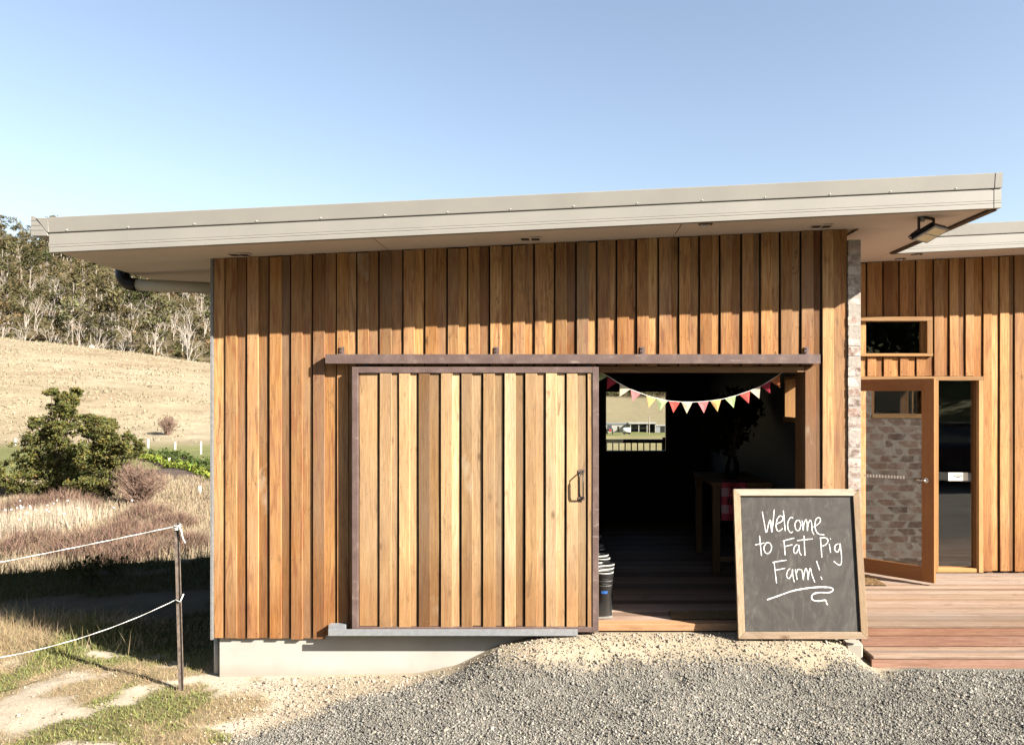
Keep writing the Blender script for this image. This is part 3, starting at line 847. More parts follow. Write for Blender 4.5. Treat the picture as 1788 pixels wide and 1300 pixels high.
build(sc_, 'screws', M['white'], f1)['kind'] = 'stuff'
# corner cover at the right end, with its return along the side
mb = MB().prism_x([(FASC_Y - 0.003 + a, b) for a, b in FP], [ROOF_X1 - 0.0545, ROOF_X1], lambda x: soffit_z(x) - 0.012)
build(mb, 'corner_cover', M['fascia'], roof)
zr = soffit_z(ROOF_X1)
box('verge_trim', M['bronze'], roof, ROOF_X1 - 0.05, ROOF_X1 - 0.002, FASC_Y + 0.052, R2Y - 0.004, zr - 0.022, zr + 0.12)
# roof deck
def slab(name, mat, x0, x1, y0, y1, za, zb):
    mb = MB(); v = []
    for x in (x0, x1):
        for yy in (y0, y1):
            v += [(x, yy, soffit_z(x) + za), (x, yy, soffit_z(x) + zb)]
    mb.add(v, [(0,1,3,2),(4,6,7,5),(0,4,5,1),(2,3,7,6),(1,5,7,3),(0,2,6,4)])
    return build(mb, name, mat, roof)
slab('roof_sheet', M['fascia'], ROOF_X0 + 0.004, ROOF_X1 - 0.056, FASC_Y + 0.052, 8.6, 0.016, 0.235)
slab('roof_sheet', M['fascia'], ROOF_X1 - 0.055, RX2, R2Y + 0.052, 8.6, 0.016, 0.236)
# soffit panels with open joints
g = 0.004
xs = [ROOF_X0 + 0.004, -1.49, 0.93, ROOF_X1 - 0.052]
for a, b in zip(xs[:-1], xs[1:]):
    slab('soffit_panel', M['soffit'], a + g, b - g, FASC_Y + 0.052, 0.030, 0.0, 0.010)
slab('soffit_panel', M['soffit'], ROOF_X0 + 0.008, -2.998, 0.034, 3.2, 0.0, 0.010)
slab('soffit_panel', M['soffit'], ROOF_X0 + 0.008, -2.998, 3.204, 8.5, 0.0, 0.010)
slab('soffit_panel', M['soffit'], BX1 + 0.004, ROOF_X1 - 0.052, 0.034, RY + 0.03, 0.0, 0.010)
xs = [ROOF_X1 - 0.048, 5.7, RX2]
for a, b in zip(xs[:-1], xs[1:]):
    slab('soffit_panel', M['soffit'], a, b - g, R2Y + 0.052, RY + 0.03, 0.0, 0.010)
# soffit vents and downlights
def soffit_pt(px, py):
    A = (CYP - py) - SOFFM * (px - CX); d = F * SOFF0 / A
    X = (px - CX) * d / F
    return X, d + CY, soffit_z(X)
for px, py in ((418, 443), (926, 415.5), (1434, 393.5)):
    X, Y, Z = soffit_pt(px, py)
    v = MB().box(X - 0.085, X + 0.085, Y - 0.055, Y + 0.055, Z - 0.010, Z - 0.002)
    o = build(v, 'vent', M['soffit'], roof)
    for s in (-1, 1):
        for r in range(3):
            box('louvre', M['bronze'], o, X + s*0.042 - 0.034, X + s*0.042 + 0.034, Y - 0.040 + r*0.030, Y - 0.022 + r*0.030, Z - 0.0135, Z - 0.0105)
for px, py in ((1232, 390.5), (1601, 443.5), (1572, 451.5)):
    X, Y, Z = soffit_pt(px, py)
    ring = MB(); n = 20; r0, r1 = 0.058, 0.045
    rings = [[(X + r*math.cos(2*math.pi*i/n), Y + r*math.sin(2*math.pi*i/n), Z + zz) for i in range(n)] for r, zz in ((r0, 0.003), (r0, -0.006), (r1, -0.008), (r1 - 0.008, 0.003))]
    ring.loft(rings, False)
    o = build(ring, 'downlight', M['chrome'], roof)
    disc = MB().add([(X + 0.038*math.cos(2*math.pi*i/n), Y + 0.038*math.sin(2*math.pi*i/n), Z - 0.0015) for i in range(n)], [tuple(range(n))[::-1]])
    build(disc, 'lens', M['bronze'], o)
# gutter along the low left edge with its mitred end
gz = soffit_z(ROOF_X0)
prof = [(-0.128,0.128),(-0.128,0.268),(-0.112,0.268),(-0.108,0.150),(-0.018,0.150),(-0.012,0.262),(0.0,0.262),(0.0,0.128)]
mb = MB().loft([[(ROOF_X0 - 0.002 + a, yy, gz + b - 0.012) for a, b in prof] for yy in (FASC_Y + 0.004, 8.6)])
gut = build(mb, 'gutter', M['fascia'], roof)
ep = [(-0.130,0.126),(-0.130,0.276),(-0.113,0.276),(-0.088,0.262),(-0.010,0.150),(-0.004,0.126)]
mb = MB().loft([[(ROOF_X0 + a, yy, gz + b - 0.012) for a, b in ep] for yy in (FASC_Y - 0.016, FASC_Y + 0.002)])
build(mb, 'end_cap', M['fascia'], gut)
mt = [(-0.084,LOW+CAP-0.002),(0.003,LOW+CAP-0.002),(0.003,LOW+0.004),(-0.006,LOW+0.004)]
mb = MB().loft([[(ROOF_X0 + a, yy - (0.007 * (b - LOW) / CAP), gz + b - 0.012) for a, b in mt][::-1] for yy in (FASC_Y - 0.0155, FASC_Y - 0.0008)])
build(mb, 'mitre_cap', M['fascia'], gut)
for zz in (0.168, 0.205, 0.242):
    box('rib', M['fascia'], gut, ROOF_X0 - 0.128, ROOF_X0 - (0.028 if zz < 0.18 else 0.055 if zz < 0.22 else 0.085), FASC_Y - 0.0185, FASC_Y - 0.0165, gz + zz - 0.013, gz + zz - 0.009)
# downpipe: black elbow from the gutter, pale pipe to the wall
dp = empty('downpipe', (-3.5, 0.53, 2.9), shed)
px0, pz = -4.035, 2.945
arc = [(px0, 0.53, gz + 0.11), (px0, 0.53, gz - 0.02)]
for k in range(1, 8):
    q = k / 7 * math.pi / 2
    arc.append((px0 + 0.10 * (1 - math.cos(q)), 0.53, pz + 0.10 - 0.10 * math.sin(q)))
arc.append((px0 + 0.135, 0.53, pz - 0.001))
build(MB().tube(arc, 0.060, 16), 'elbow', M['black'], dp, True)
build(MB().tube([(px0 + 0.13, 0.53, pz - 0.001), (-2.96, 0.53, pz - 0.045)], 0.053, 16), 'pipe', M['pvc'], dp, True)

# ---- door track with brackets
trk = empty('door_track', (0, -0.05, wz(634)), shed)
TY0, TY1 = -0.082, -0.012
tz0, tz1 = wz(634.3, TY0), wz(618.2, TY0)
tx0, tx1 = wx(568, TY0), wx(1432.5, TY0)
mb = MB()
prof = [(TY0, tz0), (TY0, tz1), (TY1, tz1), (TY1, tz0), (TY1 - 0.022, tz0), (TY1 - 0.022, tz0 + 0.006), (TY1 - 0.006, tz0 + 0.006), (TY1 - 0.006, tz1 - 0.006), (TY0 + 0.006, tz1 - 0.006), (TY0 + 0.006, tz0 + 0.006), (TY0 + 0.022, tz0 + 0.006), (TY0 + 0.022, tz0)]
mb.loft([[(x, a, b) for a, b in prof] for x in (tx0, tx1)])
build(mb, 'track', M['rust'], trk)
for px in (596, 867, 1122.5, 1410):
    x = wx(px, -0.03)
    mb = MB().box(x - 0.019, x + 0.019, -0.0105, -0.0035, tz1 - 0.02, tz1 + 0.066).box(x - 0.019, x + 0.019, -0.05, -0.0106, tz1 + 0.001, tz1 + 0.008)
    b_ = build(mb, 'bracket', M['rust'], trk)
    for zz in (0.025, 0.053):
        build(MB().tube([(x, -0.018, tz1 + zz), (x, -0.0105, tz1 + zz)], 0.006, 6), 'bolt', M['rust'], b_)

# ---- sliding door
DY = -0.078                    # front face of the steel frame
sd = empty('sliding_door', (wx(830), DY, wz(1103)), shed)
dx0, dx1, dz0, dz1 = wx(614.5, DY), wx(1045.3, DY), wz(1103, DY), wz(640.2, DY)
fw = 0.051
box('frame_stile', M['rust'], sd, dx0, dx0 + fw, DY, DY + 0.044, dz0, dz1, 0.002)
box('frame_stile', M['rust'], sd, dx1 - fw, dx1, DY, DY + 0.044, dz0, dz1, 0.002)
box('frame_rail', M['rust'], sd, dx0 + fw, dx1 - fw, DY + 0.0005, DY + 0.044, dz1 - fw, dz1, 0.002)
box('frame_rail', M['rust'], sd, dx0 + fw, dx1 - fw, DY + 0.0005, DY + 0.044, dz0, dz0 + 0.042, 0.002)
box('back_panel', M['sheath'], sd, dx0 + 0.01, dx1 - 0.01, DY + 0.0446, DY + 0.050, dz0 + 0.02, dz1 - 0.02)
DS = [640 + v / 3.887 for v in (80, 212, 345, 497, 635, 783, 928, 1070, 1210, 1350, 1493)]
DO = DY + 0.006
db = clad(sd, M['door_board'], [s + 1.9 for s in DS], DO, DY, 626.2, 1034.6, 0, None, 19.6, 0.014, lambda xc, a, b, k: [(dz0 + 0.043 + (0.0 if k == 'o' else 0.004), dz1 - fw - (0.001 if k == 'o' else 0.004))], 0.014)
nails(sd, M['nailb'], db, [wz(713), wz(845.5), wz(974)], 'nails', 0.0030)
# pull handle
hx, hz0, hz1 = wx(1014, DY), wz(870, DY), wz(822, DY)
hd = empty('handle', (hx, DY, hz0), sd)
for zz in (hz0, hz1):
    box('plate', M['rust'], hd, hx - 0.020, hx + 0.034, DO - 0.005, DO - 0.0005, zz - 0.014, zz + 0.014)
bar = [(hx + 0.020, DO - 0.004, hz1), (hx + 0.008, DO - 0.022, hz1 - 0.004), (hx - 0.010, DO - 0.042, hz1 - 0.028), (hx - 0.013, DO - 0.046, hz1 - 0.06), (hx - 0.013, DO - 0.046, hz0 + 0.06), (hx - 0.010, DO - 0.042, hz0 + 0.028), (hx + 0.008, DO - 0.022, hz0 + 0.004), (hx + 0.020, DO - 0.004, hz0)]
build(MB().tube(bar, 0.0065, 8), 'grip', M['black'], hd, True)
build(MB().tube([(hx + 0.020, DO - 0.010, hz0), (hx + 0.020, DO - 0.010, hz1)], 0.005, 8), 'backing_bar', M['black'], hd, True)
# roller hangers seen in the gap between door and track
for px in (1027, 640):
    x = wx(px, -0.05)
    box('hanger', M['black'], sd, x - 0.02, x + 0.02, DY + 0.018, DY + 0.030, dz1 + 0.001, tz0 + 0.03)
# bottom guide channel, galvanised
gd = empty('door_guide', (wx(790), -0.1, wz(1109)), shed)
gy0 = -0.112
gzz0, gzz1 = wz(1109.5, gy0), wz(1098, gy0)
box('channel', M['galv'], gd, wx(573, gy0), wx(1008.5, gy0), gy0, gy0 + 0.006, gzz0, gzz1, 0.0015)
box('flange', M['galv'], gd, wx(573, gy0), wx(1008.5, gy0), gy0 + 0.0062, 0.036, gzz0 - 0.004, gzz0 + 0.002)
box('end_bracket', M['galv'], gd, wx(578), wx(607), -0.070, -0.004, gzz1 - 0.02, gzz1 + 0.022)

# ---- recessed wall with glazed door, sidelight and high window
rec = empty('recessed_wall', (5.5, RY, 0), shed)
HX0, HX1 = 3.117, wx(1637, RY)                      # door opening
DHZ = wz(657, RY)                                    # head of door and sidelight
SLX1 = wx(1715.5, RY)
WZ0, WZ1, WX1 = wz(622, RY), wz(553, RY), wx(1627, RY)
RO = [1514.7,1543.7,1571.7,1600.7,1631.5,1658.8,1686.5,1717.5,1746.3,1772.5,1800.5,1829,1858,1886,1915,1944,1973,2002,2031,2060,2089,2118]
def cut_rec(xc, a, b, kind):
    if xc < HX0 - 0.02: return [(0.01, None)]
    if xc < WX1 - 0.02: return [(DHZ + 0.004, WZ0 - 0.002), (WZ1 + 0.002, None)]
    if xc < SLX1 + 0.005: return [(DHZ + 0.004, None)]
    return [(0.015, None)]
rb = clad(rec, M['recess_board'], RO, RY, RY, 1383, 2130, 0, None, 15.0, 0.014, cut_rec, 0.012)
nails(rec, M['nail'], rb, [wz(546, RY), wz(650, RY), wz(780, RY), wz(900, RY)])
RHOLES = [(HX0 - 0.01, SLX1 + 0.0, 0.0, DHZ + 0.0), (HX0 - 0.01, WX1, WZ0, WZ1)]
wall_ring('sarking', M['sheath'], rec, RY + 0.034, RY + 0.20, 2.53, 9.0, 0.0, 3.02, RHOLES, True)
# high window
hw = empty('high_window', (3.6, RY, WZ0), shed)
f0, f1_ = RY - 0.022, RY + 0.10
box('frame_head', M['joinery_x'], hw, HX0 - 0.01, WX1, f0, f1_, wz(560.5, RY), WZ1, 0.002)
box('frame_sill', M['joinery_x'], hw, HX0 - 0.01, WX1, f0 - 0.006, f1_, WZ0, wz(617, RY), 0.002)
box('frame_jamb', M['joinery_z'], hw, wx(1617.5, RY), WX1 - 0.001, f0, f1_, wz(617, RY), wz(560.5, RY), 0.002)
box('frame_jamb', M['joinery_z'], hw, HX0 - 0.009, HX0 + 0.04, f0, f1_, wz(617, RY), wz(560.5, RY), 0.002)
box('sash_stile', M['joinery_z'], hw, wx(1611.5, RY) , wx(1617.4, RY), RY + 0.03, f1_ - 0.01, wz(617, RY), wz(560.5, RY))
box('pane', M['glass'], hw, HX0 + 0.04, wx(1611.5, RY), RY + 0.058, RY + 0.064, wz(617, RY), wz(560.5, RY))
# sidelight
sl = empty('sidelight', (wx(1675, RY), RY, 0), shed)
mx0, mx1 = wx(1629, RY), wx(1637.2, RY)
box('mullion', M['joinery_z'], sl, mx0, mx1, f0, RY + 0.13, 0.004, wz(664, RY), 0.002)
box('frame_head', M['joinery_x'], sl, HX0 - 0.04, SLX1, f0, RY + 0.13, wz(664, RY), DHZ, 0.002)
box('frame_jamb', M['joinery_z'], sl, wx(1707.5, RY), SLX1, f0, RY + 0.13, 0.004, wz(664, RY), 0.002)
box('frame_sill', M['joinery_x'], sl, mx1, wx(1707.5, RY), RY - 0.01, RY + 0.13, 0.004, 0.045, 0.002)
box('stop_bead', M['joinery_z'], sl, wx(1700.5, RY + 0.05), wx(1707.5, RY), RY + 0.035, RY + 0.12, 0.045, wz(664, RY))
box('pane', M['glass'], sl, mx1, wx(1700.5, RY + 0.05), RY + 0.058, RY + 0.064, 0.045, wz(664, RY))
# small paper notice with a diamond emblem, stuck on the glass
YS = RY + 0.0555
pp = box('notice', M['paper'], sl, wx(1656, YS), wx(1690.5, YS), YS, YS + 0.0015, wz(838.8, YS), wz(824.6, YS))
mb = MB()
cxp, czp = wx(1673, YS), wz(830.5, YS)
a, b = 0.052, 0.0245
o_ = [(cxp - a, YS - 0.001, czp), (cxp, YS - 0.001, czp + b), (cxp + a, YS - 0.001, czp), (cxp, YS - 0.001, czp - b)]
i_ = [(cxp + (p[0]-cxp)*0.66, YS - 0.001, czp + (p[2]-czp)*0.52) for p in o_]
mb.add(o_ + i_, [(0,1,5,4),(1,2,6,5),(2,3,7,6),(3,0,4,7)])
mb.add([(cxp - 0.010, YS - 0.001, czp - 0.008), (cxp + 0.010, YS - 0.001, czp - 0.008), (cxp, YS - 0.001, czp + 0.008)], [(0,1,2)])
build(mb, 'emblem', M['ink'], pp)
# open glazed door, hinged beside the brick wall, standing at 45 degrees
TH = math.radians(45)
gdoor = empty('glazed_door', (HX0, RY + 0.055, 0.022), shed)
gdoor.rotation_euler = (0, 0, -TH)
ORG_DOOR = ORG[gdoor.name]
def dbox(name, mat, x0, x1, y0, y1, z0, z1, bev=0.002, parent=None):
    mb = MB().box(x0, x1, y0, y1, z0, z1)
    me_o = mesh_obj(name, mb.v, mb.f, mat, None, (0, 0, 0))
    me_o.parent = parent or gdoor; me_o.location = (0, 0, 0)
    if bev:
        m = me_o.modifiers.new('bevel', 'BEVEL'); m.width = bev; m.segments = 1
    return me_o
DW, DH, DT = 0.92, 2.082, 0.042
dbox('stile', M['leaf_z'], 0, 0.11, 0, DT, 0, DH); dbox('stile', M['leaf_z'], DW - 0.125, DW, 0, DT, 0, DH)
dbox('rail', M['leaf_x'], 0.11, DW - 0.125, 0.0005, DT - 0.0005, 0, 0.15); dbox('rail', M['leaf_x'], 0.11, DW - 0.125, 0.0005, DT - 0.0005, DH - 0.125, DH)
dbox('pane', M['glass'], 0.11, DW - 0.125, 0.018, 0.024, 0.15, DH - 0.125, 0)
def door_local(px, py, off=0.0):
    n = Vector((-math.sin(TH), -math.cos(TH), 0)); p0 = Vector((HX0, RY + 0.055, 0)) + n * (off)
    p = hit(px, py, p0, n) - Vector((HX0, RY + 0.055, 0.022))
    return p.x * math.cos(TH) - p.y * math.sin(TH), p.z
for k in range(14):
    lx, lz = door_local(1509.5 + k * 5.25, 829.5 + k * 0.28, -0.0165)
    dbox('glass_marker', M['white'], lx - 0.008, lx + 0.008, 0.0165, 0.0177, lz - 0.014, lz + 0.014, 0)
lx, lz = door_local(1617.5, 838)
mb = MB().tube([(lx, 0.0, lz), (lx, -0.008, lz)], 0.026, 18)
rose = mesh_obj('handle', mb.v, mb.f, M['chrome'], None, (0, 0, 0)); rose.parent = gdoor; rose.location = (0, 0, 0)
mb = MB().tube([(lx, -0.006, lz), (lx, -0.045, lz), (lx - 0.012, -0.052, lz), (lx - 0.10, -0.052, lz - 0.001)], 0.009, 10)
lev = mesh_obj('lever', mb.v, mb.f, M['chrome'], None, (0, 0, 0), True); lev.parent = rose; lev.location = (0, 0, 0)
# dark room behind the recessed wall
r2 = empty('hall', (6, 4, 0), shed)
box('hall_floor', M['floor'], r2, 2.53, 9.0, RY + 0.034, BKY + 0.158, -0.06, -0.003)
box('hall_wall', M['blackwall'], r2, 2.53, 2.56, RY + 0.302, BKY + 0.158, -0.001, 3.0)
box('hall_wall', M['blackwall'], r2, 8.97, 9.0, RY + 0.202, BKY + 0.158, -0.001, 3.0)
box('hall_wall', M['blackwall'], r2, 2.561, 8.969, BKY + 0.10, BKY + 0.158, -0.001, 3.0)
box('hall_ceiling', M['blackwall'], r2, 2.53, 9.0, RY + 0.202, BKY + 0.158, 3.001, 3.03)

# ------------------------------------------------------------------ front deck with step
deck = tag(empty('timber_deck', (4.6, 0.9, -0.3)), 'weathered reddish timber deck with low step below the glazed door', 'deck')
DX0, DX1 = 2.535, 8.6
n_pl = 20; pw = (RY + 0.03) / n_pl
for k in range(n_pl):
    y0 = -0.028 + k * pw
    dz = random.uniform(-0.0015, 0.0015)
    box('plank', M['deck'], deck, DX0, DX1, y0, y0 + pw - 0.005, -0.028, -0.006 + dz, 0.002)
box('joist_bed', M['sheath'], deck, DX0 + 0.02, DX1 - 0.02, 0.02, RY - 0.005, -0.30, -0.029)
box('fascia_board', M['step'], deck, DX0, DX1, -0.024, 0.0, wz(1109, -0.02), -0.0285, 0.002)
box('fascia_board', M['step'], deck, DX0 - 0.02, DX1, -0.020, 0.004, wz(1128, -0.02), wz(1110.2, -0.02), 0.002)
zt = wz(1128.6, -0.03)
for k in range(3):
    box('step_tread', M['deck'], deck, DX0 - 0.015, DX1, -0.272 + k*0.083, -0.272 + k*0.083 + 0.078, zt - 0.022, zt, 0.002)
box('step_riser', M['step'], deck, wx(1521.5, -0.26), DX1, -0.266, -0.244, -0.30, zt - 0.0225, 0.002)
box('step_end', M['step'], deck, DX0 - 0.002, DX0 + 0.02, -0.243, -0.022, -0.30, zt - 0.0225)
# concrete footing lump peeking out under the chalkboard
mb = MB().loft([[(2.34 + a, -0.17 + b, z_) for a, b in ((0,0),(0.13,-0.01),(0.15,0.12),(0.01,0.13))] for z_ in (-0.30, -0.12)])
tag(build(mb, 'concrete_footing', M['concrete'], bevel=0.01), 'small rough concrete footing beside the deck step under the chalkboard', 'footing')

# ------------------------------------------------------------------ chalkboard
CB_Y0, CB_Y1 = -0.235, -0.040
cz0 = wz(1115, CB_Y0); cz1 = wz(853.5, CB_Y1)
c0 = Vector((wx(1289.5, CB_Y0), CB_Y0, cz0)); cu = Vector((1, 0, 0))
cv = Vector((0, CB_Y1 - CB_Y0, cz1 - cz0)); CBH = cv.length; cv.normalize(); cn = cu.cross(cv)   # points to the yard (-y)
CBW = wx(1516.3, CB_Y0) - c0.x
CBM = Matrix(((cu.x, cv.x, -cn.x, c0.x), (cu.y, cv.y, -cn.y, c0.y), (cu.z, cv.z, -cn.z, c0.z), (0, 0, 0, 1)))
def cb_pt(u, v, w=0.0): return CBM @ Vector((u, v, w))        # w > 0 goes back into the board
chalk = tag(empty('chalkboard', tuple(c0 + cu * CBW / 2)), 'pine-framed chalkboard reading Welcome to Fat Pig Farm, leaning beside the doorway', 'chalkboard')
def cbox(name, mat, u0, u1, v0, v1, w0, w1, bev=0.0):
    mb = MB().box(u0, u1, v0, v1, w0, w1)
    mb.v = [tuple(cb_pt(*p)) for p in mb.v]
    return build(mb, name, mat, chalk, bevel=bev)
def mitre(name, mat, quad):
    mb = MB(); v = [cb_pt(a, b, 0.0) for a, b in quad] + [cb_pt(a, b, 0.034) for a, b in quad]
    mb.add(v, [(0,1,2,3),(7,6,5,4),(0,4,5,1),(1,5,6,2),(2,6,7,3),(3,7,4,0)])
    return build(mb, name, mat, chalk, bevel=0.002)
fw_ = 0.056; e = 0.0006
mitre('frame_side', M['pine_z'], [(0,0),(fw_,fw_),(fw_,CBH-fw_),(0,CBH)])
mitre('frame_side', M['pine_z'], [(CBW-fw_,fw_),(CBW,0),(CBW,CBH),(CBW-fw_,CBH-fw_)])
mitre('frame_bottom', M['pine_x'], [(e,-e),(CBW-e,-e),(CBW-fw_-e,fw_-e),(fw_+e,fw_-e)])
mitre('frame_top', M['pine_x'], [(fw_+e,CBH-fw_+e),(CBW-fw_-e,CBH-fw_+e),(CBW-e,CBH+e),(e,CBH+e)])
panel = cbox('panel', M['slate'], fw_ - 0.004, CBW - fw_ + 0.004, fw_ - 0.004, CBH - fw_ + 0.004, 0.017, 0.027)
STROKES = [
 [(1112,45),(1124,115),(1137,175),(1152,120),(1163,98),(1167,140),(1172,172),(1180,100),(1187,32)],
 [(1197,124),(1232,106),(1241,84),(1224,72),(1205,94),(1198,138),(1212,168),(1240,150)],
 [(1243,38),(1249,100),(1255,165)],
 [(1305,86),(1290,82),(1272,110),(1272,150),(1288,176),(1303,170)],
 [(1327,100),(1315,128),(1324,160),(1342,160),(1352,130),(1343,102),(1327,100)],
 [(1360,100),(1364,135),(1367,162),(1371,122),(1385,95),(1392,122),(1394,165),(1398,125),(1411,98),(1420,120),(1423,165),(1435,190)],
 [(1432,142),(1468,116),(1475,92),(1459,82),(1443,106),(1443,150),(1460,183),(1500,190)],
 [(1095,195),(1101,260),(1107,320)], [(1068,252),(1095,247),(1125,240)],
 [(1136,240),(1122,272),(1134,304),(1157,301),(1170,270),(1159,242),(1136,240)],
 [(1247,225),(1251,270),(1255,318)], [(1240,229),(1275,219),(1312,210)], [(1250,263),(1275,257),(1300,252)],
 [(1332,250),(1313,264),(1308,294),(1322,305),(1338,278),(1340,252),(1345,298),(1356,318)],
 [(1372,195),(1375,255),(1378,320)], [(1330,226),(1380,220),(1428,215)],
 [(1475,205),(1479,268),(1484,332)], [(1470,212),(1504,208),(1522,225),(1510,250),(1482,262)],
 [(1530,245),(1534,272),(1538,302)], [(1536,212),(1539,219)],
 [(1590,245),(1568,256),(1565,284),(1582,298),(1597,266),(1597,246),(1606,320),(1605,368),(1590,378),(1558,355)],
 [(1185,355),(1193,425),(1201,492)], [(1175,363),(1220,354),(1265,348)], [(1190,412),(1222,405),(1255,398)],
 [(1286,400),(1268,420),(1265,450),(1280,462),(1297,432),(1300,406),(1305,458),(1313,485)],
 [(1318,405),(1324,440),(1330,470)], [(1323,432),(1335,406),(1352,409)],
 [(1358,405),(1364,440),(1368,470),(1373,430),(1385,400),(1394,430),(1397,470),(1403,425),(1413,400),(1422,440),(1440,486)],
 [(1450,352),(1460,382),(1470,411)], [(1477,450),(1485,470)],
 [(1142,595),(1200,575),(1300,540),(1400,522),(1480,516),(1540,520),(1553,535),(1530,550),(1470,550),(1430,560),(1420,580),(1430,598),(1465,603),(1500,598),(1510,602),(1512,615),(1520,628)]]
def crom(pts, n=6):
    P = [Vector((*p, 0)) for p in pts]; out = []
    for i in range(len(P) - 1):
        p0 = P[max(i-1, 0)]; p1 = P[i]; p2 = P[i+1]; p3 = P[min(i+2, len(P)-1)]
        for k in range(n):
            t = k / n
            out.append(0.5*((2*p1) + (p2-p0)*t + (2*p0-5*p1+4*p2-p3)*t*t + (3*p1-p0-3*p2+p3)*t**3))
    out.append(P[-1]); return out
pc0 = cb_pt(0, 0, 0.0155)
rr = random.Random(3)
for si, s in enumerate(STROKES):
    mb = MB(); pts = [hit(1020 + p.x / 3.576, 880 + p.y / 3.576, pc0, cn) for p in crom(s)]
    L = []
    w0 = 0.0042 if si < len(STROKES) - 1 else 0.0056
    for i, p in enumerate(pts):
        t = (pts[min(i+1, len(pts)-1)] - pts[max(i-1, 0)]).normalized(); sd_ = t.cross(cn)
        w = w0 * rr.uniform(0.7, 1.15) * (0.7 if i in (0, len(pts)-1) else 1)
        L.append((p + sd_ * w, p + cn * 0.0009, p - sd_ * w))
    v = [q for r in L for q in r]; f = []
    for i in range(len(L) - 1):
        a = i * 3
        f += [(a, a+1, a+4, a+3), (a+1, a+2, a+5, a+4)]
    mb.add(v, f)
    build(mb, 'chalk_stroke', M['chalk'], panel)

# ------------------------------------------------------------------ inside: bunting, boots, mat, table, plant
bunt = tag(empty('bunting', (1.0, 0.10, 2.05)), 'string of coloured triangular paper flags hanging across the dark doorway', 'bunting')
BYF = 0.10
def bp(cx_, cy_, Y=BYF): return (wx(1020 + cx_/3.576, Y), Y, wz(620 + cy_/3.576, Y))
FLG = [((60,84),(148,130),(95,160),'green'),((145,138),(205,170),(143,210),'maroon'),((222,178),(288,212),(222,258),'cream'),((290,213),(355,237),(302,287),'pink'),((388,250),(450,268),(403,327),'orange'),((452,268),(522,285),(472,345),'green'),((530,285),(600,290),(557,358),'red'),((608,292),(677,292),(641,363),'cream'),((708,290),(778,286),(748,361),'pink'),((786,284),(855,275),(833,352),'orange'),((878,270),(948,250),(933,327),'green'),((968,245),(1035,222),(1027,300),'red'),((1033,220),(1100,195),(1094,270),'cream'),((1100,190),(1162,160),(1162,238),'maroon'),((1155,158),(1222,118),(1222,200),'rust')]
line = [(20,55),(60,84),(148,130),(205,167),(288,212),(388,250),(452,268),(522,284),(604,291),(690,292),(782,285),(866,273),(958,248),(1035,221),(1100,194),(1158,160),(1222,118),(1248,98)]
build(MB().tube([bp(*p) for p in line], 0.0022, 5), 'string', M['white'], bunt)
for a, b, c_, colr in FLG:
    A, B, Cc = (Vector(bp(*q)) for q in (a, b, c_))
    th = Vector((0, 0.0014, 0)); mid = (A + B + Cc) / 3 + Vector((0, random.uniform(-0.006, 0.006), 0))
    mb = MB().add([A - th, B - th, Cc - th + Vector((0, random.uniform(-0.008, 0.008), 0)), mid - th, A + th, B + th, Cc + th, mid + th], [(0,1,3),(1,2,3),(2,0,3),(5,4,7),(6,5,7),(4,6,7)])
    build(mb, 'flag', M['flag_' + colr], bunt)

def make_boot():
    root = empty('gumboot', (0, 0, 0))
    lev = [(0.022,-0.140,0.142,0.050),(0.045,-0.140,0.142,0.050),(0.07,-0.132,0.130,0.049),(0.095,-0.112,0.108,0.048),(0.118,-0.088,0.082,0.047),(0.145,-0.072,0.062,0.047),(0.20,-0.070,0.064,0.050),(0.30,-0.070,0.075,0.058),(0.392,-0.070,0.084,0.064)]
    n = 18
    rg = lambda cx_, a, b, z: [(cx_ + a*math.cos(2*math.pi*i/n), b*math.sin(2*math.pi*i/n), z) for i in range(n)]
    mb = MB().loft([rg(cx_, a, b, z) for z, cx_, a, b in lev], False)
    inner = [rg(-0.070, 0.080, 0.060, 0.392), rg(-0.068, 0.062, 0.048, 0.25)]
    mb.loft(inner, False)
    build(mb, 'shaft', M['rubber'], root, True)
    sole = MB().loft([rg(-0.140, 0.145, 0.053, 0.004), rg(-0.140, 0.146, 0.054, 0.0225)])
    for k in range(7): sole.box(-0.27 + k*0.042, -0.25 + k*0.042, -0.030, 0.030, 0.0, 0.0042)
    build(sole, 'sole', M['greyrub'], root)
    build(MB().loft([rg(-0.070, 0.0845, 0.0645, 0.3925), rg(-0.070, 0.0855, 0.0655, 0.402), rg(-0.070, 0.081, 0.061, 0.4022), rg(-0.070, 0.080, 0.060, 0.3927)], False), 'rim', M['boot_rim'], root, True)
    for z, cx_, a, b in ((0.285,-0.0700,0.0736,0.0572), (0.325,-0.0700,0.0778,0.0597)):
        build(MB().loft([rg(cx_, a, b, z), rg(cx_, a + 0.0016, b + 0.0016, z + 0.003), rg(cx_, a, b, z + 0.006)], False), 'band', M['boot_band'], root)
    def arcpatch(name, mat, z0, z1, q0, q1, off):
        v = []; 
        for z in (z0, z1):
            a = np.interp(z, [l[0] for l in lev], [l[2] for l in lev]) + off; b = np.interp(z, [l[0] for l in lev], [l[3] for l in lev]) + off
            cx_ = np.interp(z, [l[0] for l in lev], [l[1] for l in lev])
            v += [(cx_ + a*math.cos(q), b*math.sin(q), z) for q in np.linspace(q0, q1, 7)]
        return build(MB().add(v, [(i, i+1, i+8, i+7) for i in range(6)]), name, mat, root, True)
    arcpatch('label', M['bluelab'], 0.222, 0.246, -1.95, -1.15, 0.003)
    for z in (0.305, 0.345): arcpatch('mark', M['boot_band'], z, z + 0.004, -1.8, -1.1, 0.003)
    return root
M['rubber'] = plain('black rubber', (0.022,0.021,0.020), 0.35, 0, 0.1, 8, 0, 0.5)
M['greyrub'] = plain('dusty sole', (0.30,0.28,0.25), 0.8)
